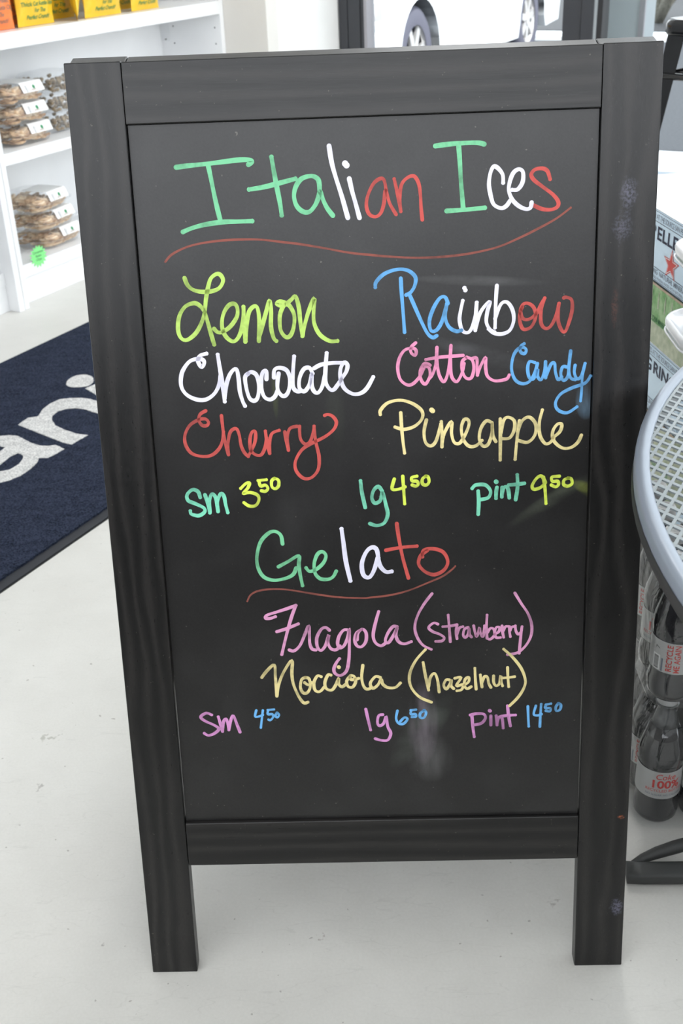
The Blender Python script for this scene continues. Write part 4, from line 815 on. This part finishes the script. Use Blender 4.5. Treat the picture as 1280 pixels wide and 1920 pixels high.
# ================================================================ COLA BOTTLES IN FILM
def bottle(label):
    t = thing('cola_bottle', label, 'bottle', group='cola bottles in the film-wrapped packs')
    R = 0.0325
    m = MB(); m.lathe([(0.012, 0.004), (0.020, 0.0), (0.027, 0.0015), (0.0315, 0.008), (0.0325, 0.016), (R, 0.030), (0.0305, 0.042), (0.0318, 0.048), (0.0318, 0.102), (0.0325, 0.106), (0.0325, 0.118), (0.031, 0.130), (0.026, 0.148), (0.020, 0.168)], 28, cap=True)
    m.build('body', M['bottle_pet'], t)
    m = MB(); m.lathe([(0.0205, 0.166), (0.0155, 0.180), (0.0130, 0.192), (0.0128, 0.200), (0.0165, 0.2015), (0.0165, 0.2035), (0.0125, 0.204)], 24); m.build('neck', M['bottle_neck'], t)
    m = MB()
    vs = []; n = 48
    prof = [(0.0142, 0.2042), (0.0142, 0.219), (0.0132, 0.2215), (0.0105, 0.2218), (0.0100, 0.2205), (0.0, 0.2205)]
    m.lathe(prof, 36, cap=False); m.build('cap', M['cap'], t)
    m = MB(); m.lathe([(0.0324, 0.051), (0.0324, 0.100)], 48, cap=False); m.build('label', M['label_silver'], t)
    def F(u, v, ang0): a = ang0 + u / 0.0327; return (0.0327 * cos(a), 0.0327 * sin(a), v)
    def FV(u, v, ang0): return F(-v, u, ang0)
    m = MB(); a0 = -pi / 2 + 0.05
    put_text(m, 'Coke', 0.0135, lambda x, y: F(x + y * .2, y + 0.0910, a0), 0.010, 1.0)
    put_text(m, '100%', 0.0195, lambda x, y: F(x, y + 0.0770, a0), 0.030, 1.05)
    put_text(m, 'RECYCLED BOTTLE', 0.0066, lambda x, y: F(x, y + 0.0660, a0), 0.010, 1.0)
    put_text(m, 'RECYCLE', 0.0115, lambda x, y: F(y + 0.004, x + 0.067, a0 + 2.2 - pi * 2), 0.020, 1.0)
    put_text(m, 'Coke', 0.0135, lambda x, y: F(x + y * .2, y + 0.0740, a0 + pi), 0.010, 1.0)
    m.build('red_print', M['print_red'], t)
    m = MB(); put_text(m, 'NO SUGAR NO CALORIES', 0.0048, lambda x, y: F(x, y + 0.0580, a0), 0.004, 1.0)
    m.build('grey_print', M['print_grey'], t)
    return t
def bottle_back(label):                        # same bottle turned so that the recycling text shows
    t = bottle(label)
    for c in list(t.children):
        if c.name.split('.')[0] in ('red_print', 'grey_print'): bpy.data.objects.remove(c)
    def F(u, v, ang0): a = ang0 + u / 0.0327; return (0.0327 * cos(a), 0.0327 * sin(a), v)
    a0 = -pi / 2 - 0.45
    m = MB(); put_text(m, 'RECYCLE', 0.0112, lambda x, y: F(-y - 0.0000, x + 0.0755, a0), 0.022, 0.92); put_text(m, 'ME AGAIN', 0.0112, lambda x, y: F(-y + 0.0105, x + 0.0755, a0), 0.022, 0.86); m.build('red_print', M['print_red'], t)
    m = MB()
    for i in range(11):
        y = 0.054 + i * 0.0019; w = 0.0010 if i % 3 else 0.0014
        m.add([F(-0.0235 + k * 0.002, yy, a0) for yy in (y, y + w) for k in range(5)], [(k, k + 1, k + 6, k + 5) for k in range(4)])
    put_text(m, '7', 0.010, lambda x, y: F(-y - 0.018, x + 0.088, a0), 0.0, 1.0)
    m.build('barcode_bars', M['print_black'], t)
    m = MB(); m.add([F(-0.0255 + k * 0.0030, z, a0) for z in (0.0525, 0.0765) for k in range(5)], [(k, k + 1, k + 6, k + 5) for k in range(4)])
    for v in m.v[:]: pass
    m.v = [(x * 0.9972, y * 0.9972, z) for x, y, z in m.v]
    m.build('barcode_panel', M['paper'], t)
    m = MB(); m.add([F(-0.0115 + k * 0.0013, z, a0) for z in (0.0525, 0.073) for k in range(3)], [(k, k + 1, k + 4, k + 3) for k in range(2)]); m.build('grey_print', M['print_grey'], t)
    return t
bx, by = 0.4075, 0.279
proto = bottle('cola bottle with 100% label, nearest on the floor beside the right leg'); proto.location = (bx, by, 0.0005); proto.rotation_euler = (0, 0, 0.0)
ub = bottle_back('cola bottle with red recycling text, front of the upper pack'); ub.location = (bx - 0.003, by - 0.012, 0.2305)
ORD = ['front', 'second', 'third', 'fourth']
for lay in (0, 1):
    for i in range(4):
        for j in range(2):
            if i == 0 and j == 0: continue
            src = proto if (i + j + lay) % 2 == 0 else ub
            c = copy_tree(src)
            c.location = (bx + 0.0665 * j - 0.003 * lay + 0.003 * i, by + 0.0665 * i - 0.012 * lay, 0.0005 + 0.230 * lay); c.rotation_euler = (0, 0, random.uniform(-0.5, 0.5))
            tag(c, 'cola bottle in the %s pack, %s row from the camera, %s from the left' % (('lower', 'upper')[lay], ORD[i], ('first', 'second')[j]))
def wrap(label, lay):
    t = thing('shrink_wrap', label, 'plastic wrap', (bx + 0.0378 - 0.003 * lay, by + 0.1 - 0.012 * lay, 0.0002 + 0.230 * lay))
    m = MB(); rr = random.Random(20 + lay); n = 72
    def Rg(e, z, amp):
        out = []
        for i in range(n):
            a = 2 * pi * i / n; c, s_ = cos(a), sin(a); k = (abs(c) ** 8 + abs(s_) ** 8) ** (-1 / 8)
            q = amp * (sin(9 * a + z * 40) * .5 + sin(23 * a + z * 70) * .5)
            out.append(((0.0715 + e + q) * c * k, (0.1365 + e + q) * s_ * k, z))
        return out
    zb = 0.0
    loft(m, [Rg(0.001, 0.0, 0), Rg(0.004, 0.012, 0.001), Rg(0.0005, 0.05, 0.0008), Rg(0.0003, 0.10, 0.0008), Rg(-0.003, 0.14, 0.0018), Rg(-0.013, 0.18, 0.003), Rg(-0.018, 0.215, 0.003)], top=False, bot=False)
    m.build('film', M['film'], t)
wrap('clear shrink film around the lower pack of cola bottles', 0)
wrap('clear shrink film around the upper pack of cola bottles', 1)

# ================================================================ BLACK METAL STOOL
def stool():
    cx, cy = SX, SY
    t = thing('bar_stool', 'black glossy metal stool with splayed legs by the window, behind the drink cases', 'stool', (cx, cy, 0), SR)
    w = 0.31; Z = SZ
    m = MB()
    loft(m, [ring(w - .01, w - .01, .04, Z - 0.035), ring(w, w, .045, Z - 0.030), ring(w, w, .045, Z - 0.010), ring(w - .012, w - .012, .042, Z), ring(w - .05, w - .05, .03, Z - 0.003)]); m.build('seat', M['black_gloss'], t)
    for sx in (-1, 1):
        for sy in (-1, 1):
            m = MB(); tx, ty = sx * (w / 2 - .022), sy * (w / 2 - .022); bx_, by_ = sx * (w / 2 + .075), sy * (w / 2 + .075)
            def leg(u, v, tx=tx, ty=ty, bx_=bx_, by_=by_, sx=sx, sy=sy):
                z = (Z - 0.02) * (1 - v); hw = 0.046 * (1 - v) + 0.018 * v; x = tx + (bx_ - tx) * v; y = ty + (by_ - ty) * v
                P = [(-hw, 0.0), (0, 0), (0, -hw), (0.003, -hw), (0.003, 0.003), (-hw, 0.003)]
                q = P[int(round(u * 6)) % 6]; return (x + sx * q[0], y + sy * q[1], z)
            m.grid(6, 10, leg, smooth=False, closeu=True); m.build('leg', M['black_gloss'], t)
    for sgn in (-1, 1):
        for ax in (0, 1):
            z = Z - 0.125; q = w / 2 - .022 + (0.097) * 0.125 / Z; m = MB()
            p = [(-q, sgn * q, z), (q, sgn * q, z)] if ax == 0 else [(sgn * q, -q, z), (sgn * q, q, z)]
            m.tube(p, 0.008, 10); m.build('crossbar', M['black_gloss'], t)
SX, SY, SR, SZ = 0.918, 1.86, 0.62, 0.95
stool()

# ================================================================ CAR OUTSIDE
def car():
    ud = Vector((cos(math.radians(64) + YAW), sin(math.radians(64) + YAW), 0)).normalized()
    ang = math.atan2(ud.y, ud.x)
    t = thing('car', 'white car parked outside the window, its front wheel above the board', 'car', CARLOC, ang)
    # local x along the car (0 = near axle), y<0 is the visible side, z up
    R = 0.31; WB = 2.60; half = 0.0
    prof = [(-0.80, 0.22), (-0.84, 0.45), (-0.80, 0.62), (-0.55, 0.74), (0.30, 0.86), (0.95, 1.32), (2.35, 1.36), (3.10, 0.92), (3.42, 0.88), (3.48, 0.50), (3.42, 0.24)]
    arch = []
    def archpts(cx): return [(cx + 0.355 * cos(pi * k / 14), 0.31 + 0.355 * sin(pi * k / 14)) for k in range(15)]
    bottom = [(3.0, 0.22)] + archpts(WB) + [(WB - 0.40, 0.20), (0.40, 0.20)] + archpts(0.0) + [(-0.40, 0.22)]
    poly = prof + bottom
    m = MB(); n = len(poly); W2 = 1.70
    def inset(x, z): return 0.0 if z < 0.75 else (z - 0.75) * 0.35
    vs = []
    for y, sg in ((0.0, 1), (W2, -1)):
        for x, z in poly: vs.append((x, y + sg * inset(x, z) + sg * (0.18 * max(0, (-0.45 - x)) if x < -0.45 else 0), z))
    m.add(vs, [tuple(range(n)), tuple(reversed(range(n, 2 * n)))] + [(i, n + i, n + (i + 1) % n, (i + 1) % n) for i in range(n)]); m.build('body', M['car_paint'], t)
    for cx in (0.0, WB):
        m = MB(); ring_o = archpts(cx)
        m.add([(x, 0.002, z) for x, z in ring_o] + [(x, 0.30, z) for x, z in ring_o], [(i, i + 1, 15 + i + 1, 15 + i) for i in range(14)] + [tuple(range(15, 30))]); m.build('wheel_arch', M['arch'], t)
        for y0, sg in ((0.035, 1), (W2 - 0.035, -1)):
            m = MB(); pr = [(0.19, 0.0), (0.27, -0.005), (0.305, 0.02), (R, 0.05), (R, 0.16), (0.29, 0.19), (0.19, 0.19)]
            vs = [(cx + r * cos(2 * pi * i / 40), y0 + sg * yy, R + r * sin(2 * pi * i / 40)) for r, yy in pr for i in range(40)]
            m.add(vs, [(j * 40 + i, j * 40 + (i + 1) % 40, (j + 1) * 40 + (i + 1) % 40, (j + 1) * 40 + i) for j in range(6) for i in range(40)], smooth=True)
            tyre = m.build('wheel', M['tyre'], t)
            m = MB()
            pr = [(0.205, 0.0), (0.195, 0.012), (0.185, 0.03)]
            vs = [(cx + r * cos(2 * pi * i / 40), y0 + sg * yy, R + r * sin(2 * pi * i / 40)) for r, yy in pr for i in range(40)]
            m.add(vs, [(j * 40 + i, j * 40 + (i + 1) % 40, (j + 1) * 40 + (i + 1) % 40, (j + 1) * 40 + i) for j in range(2) for i in range(40)], smooth=True)
            for k in range(7):
                a = 2 * pi * k / 7 + 0.25; ca, sa = cos(a), sin(a); hw0, hw1 = 0.030, 0.024
                q = [(0.03, -hw0), (0.20, -hw1), (0.20, hw1), (0.03, hw0)]
                for yy in (0.008, 0.03): pass
                vs = [(cx + r * ca - h * sa, y0 + sg * yy, R + r * sa + h * ca) for yy in (0.010, 0.032) for r, h in q]
                m.add(vs, [(0, 1, 2, 3), (7, 6, 5, 4), (0, 4, 5, 1), (1, 5, 6, 2), (2, 6, 7, 3), (3, 7, 4, 0)])
            vs = [(cx + 0.05 * cos(2 * pi * i / 20), y0 + sg * yy, R + 0.05 * sin(2 * pi * i / 20)) for yy in (0.004, 0.03) for i in range(20)]
            m.add(vs, [tuple(range(20))] + [(i, (i + 1) % 20, 20 + (i + 1) % 20, 20 + i) for i in range(20)])
            m.build('rim', M['rim'], tyre)
    m = MB(); gl = [(0.42, 0.90), (0.98, 1.27), (2.28, 1.30), (2.85, 0.95)]
    for y, sg in ((-0.004, 1), (W2 + 0.004, -1)): m.add([(x, y + sg * inset(x, z), z) for x, z in gl], [(0, 1, 2, 3)])
    m.build('side_window', M['car_glass'], t)
    m = MB(); m.add([(-0.83, 0.14, 0.58), (-0.62, 0.030, 0.66), (-0.60, 0.028, 0.58), (-0.80, 0.12, 0.50)], [(0, 1, 2, 3)]); m.v = [(x - 0.01, y - 0.012, z) for x, y, z in m.v]; m.build('headlight', M['rim'], t)
CARLOC = (0.408, 7.138, 0.0)
car()

# ================================================================ SHRUB BEYOND THE ROAD
def shrub(a, b, s, label, seed):
    t = thing('shrub', label, 'shrub', AB(a, b, 0.0)); r = random.Random(seed)
    m = MB()
    tips = []
    for i in range(9):
        an = r.uniform(0, 6.28); le = s * r.uniform(.5, 1.0); p = Vector((0, 0, 0)); pts = [p.copy()]
        d = Vector((cos(an) * .5, sin(an) * .5, 1)).normalized()
        for k in range(6):
            p = p + d * le / 6; d = (d + Vector((r.uniform(-.35, .35), r.uniform(-.35, .35), r.uniform(-.1, .2)))).normalized(); pts.append(p.copy())
            if k > 1: tips.append(p.copy())
        m.tube([q[:] for q in pts], [0.03 * s * (1 - k / 8) for k in range(7)], 6)
    m.build('branches', M['bark'], t)
    m = MB()
    for i in range(420):
        p = r.choice(tips) + Vector((r.gauss(0, .13), r.gauss(0, .13), r.gauss(0, .10))) * s
        u = Vector((r.uniform(-1, 1), r.uniform(-1, 1), r.uniform(-.6, .6))).normalized() * 0.07; w = u.cross(Vector((r.uniform(-1, 1), r.uniform(-1, 1), 1))).normalized() * 0.03
        m.add([(p - u)[:], (p + w)[:], (p + u)[:], (p - w)[:]], [(0, 1, 2, 3)])
    tag(m.build('leaves', M['leaf'], t), kind='stuff')
shrub(12.2, -2.75, 1.5, 'leafy shrub with pale branches seen at the top right through the window', 1)
shrub(15.2, -2.2, 1.9, 'darker shrub further back at the top right corner, beyond the window', 2)
# added lamps out of view; the front one brightens shelves and far floor
for a, b, e_, lb in ((2.7, -0.9, LAMP_FRONT, 'added light panel above the far end of the door mat, brightening the shelves'), (0.0, 0.4, LAMP, 'added light panel above the camera position'), (-1.8, 1.6, LAMP, 'added light panel at the back of the shop')):
    q = AB(a, b); t = thing('added_light', lb, 'light', (q.x, q.y, CEIL), ROT)
    m = MB(); m.box(-0.62, 0.62, -0.32, 0.32, -0.02, -0.001, bev=0.003); m.build('housing', M['shelf_white'], t)
    al = area_light('fill_lamp', (0, 0, -0.03), 1.2, e_, (0, 0, 0), (1, 0.97, 0.93), 0.6); al.parent = t
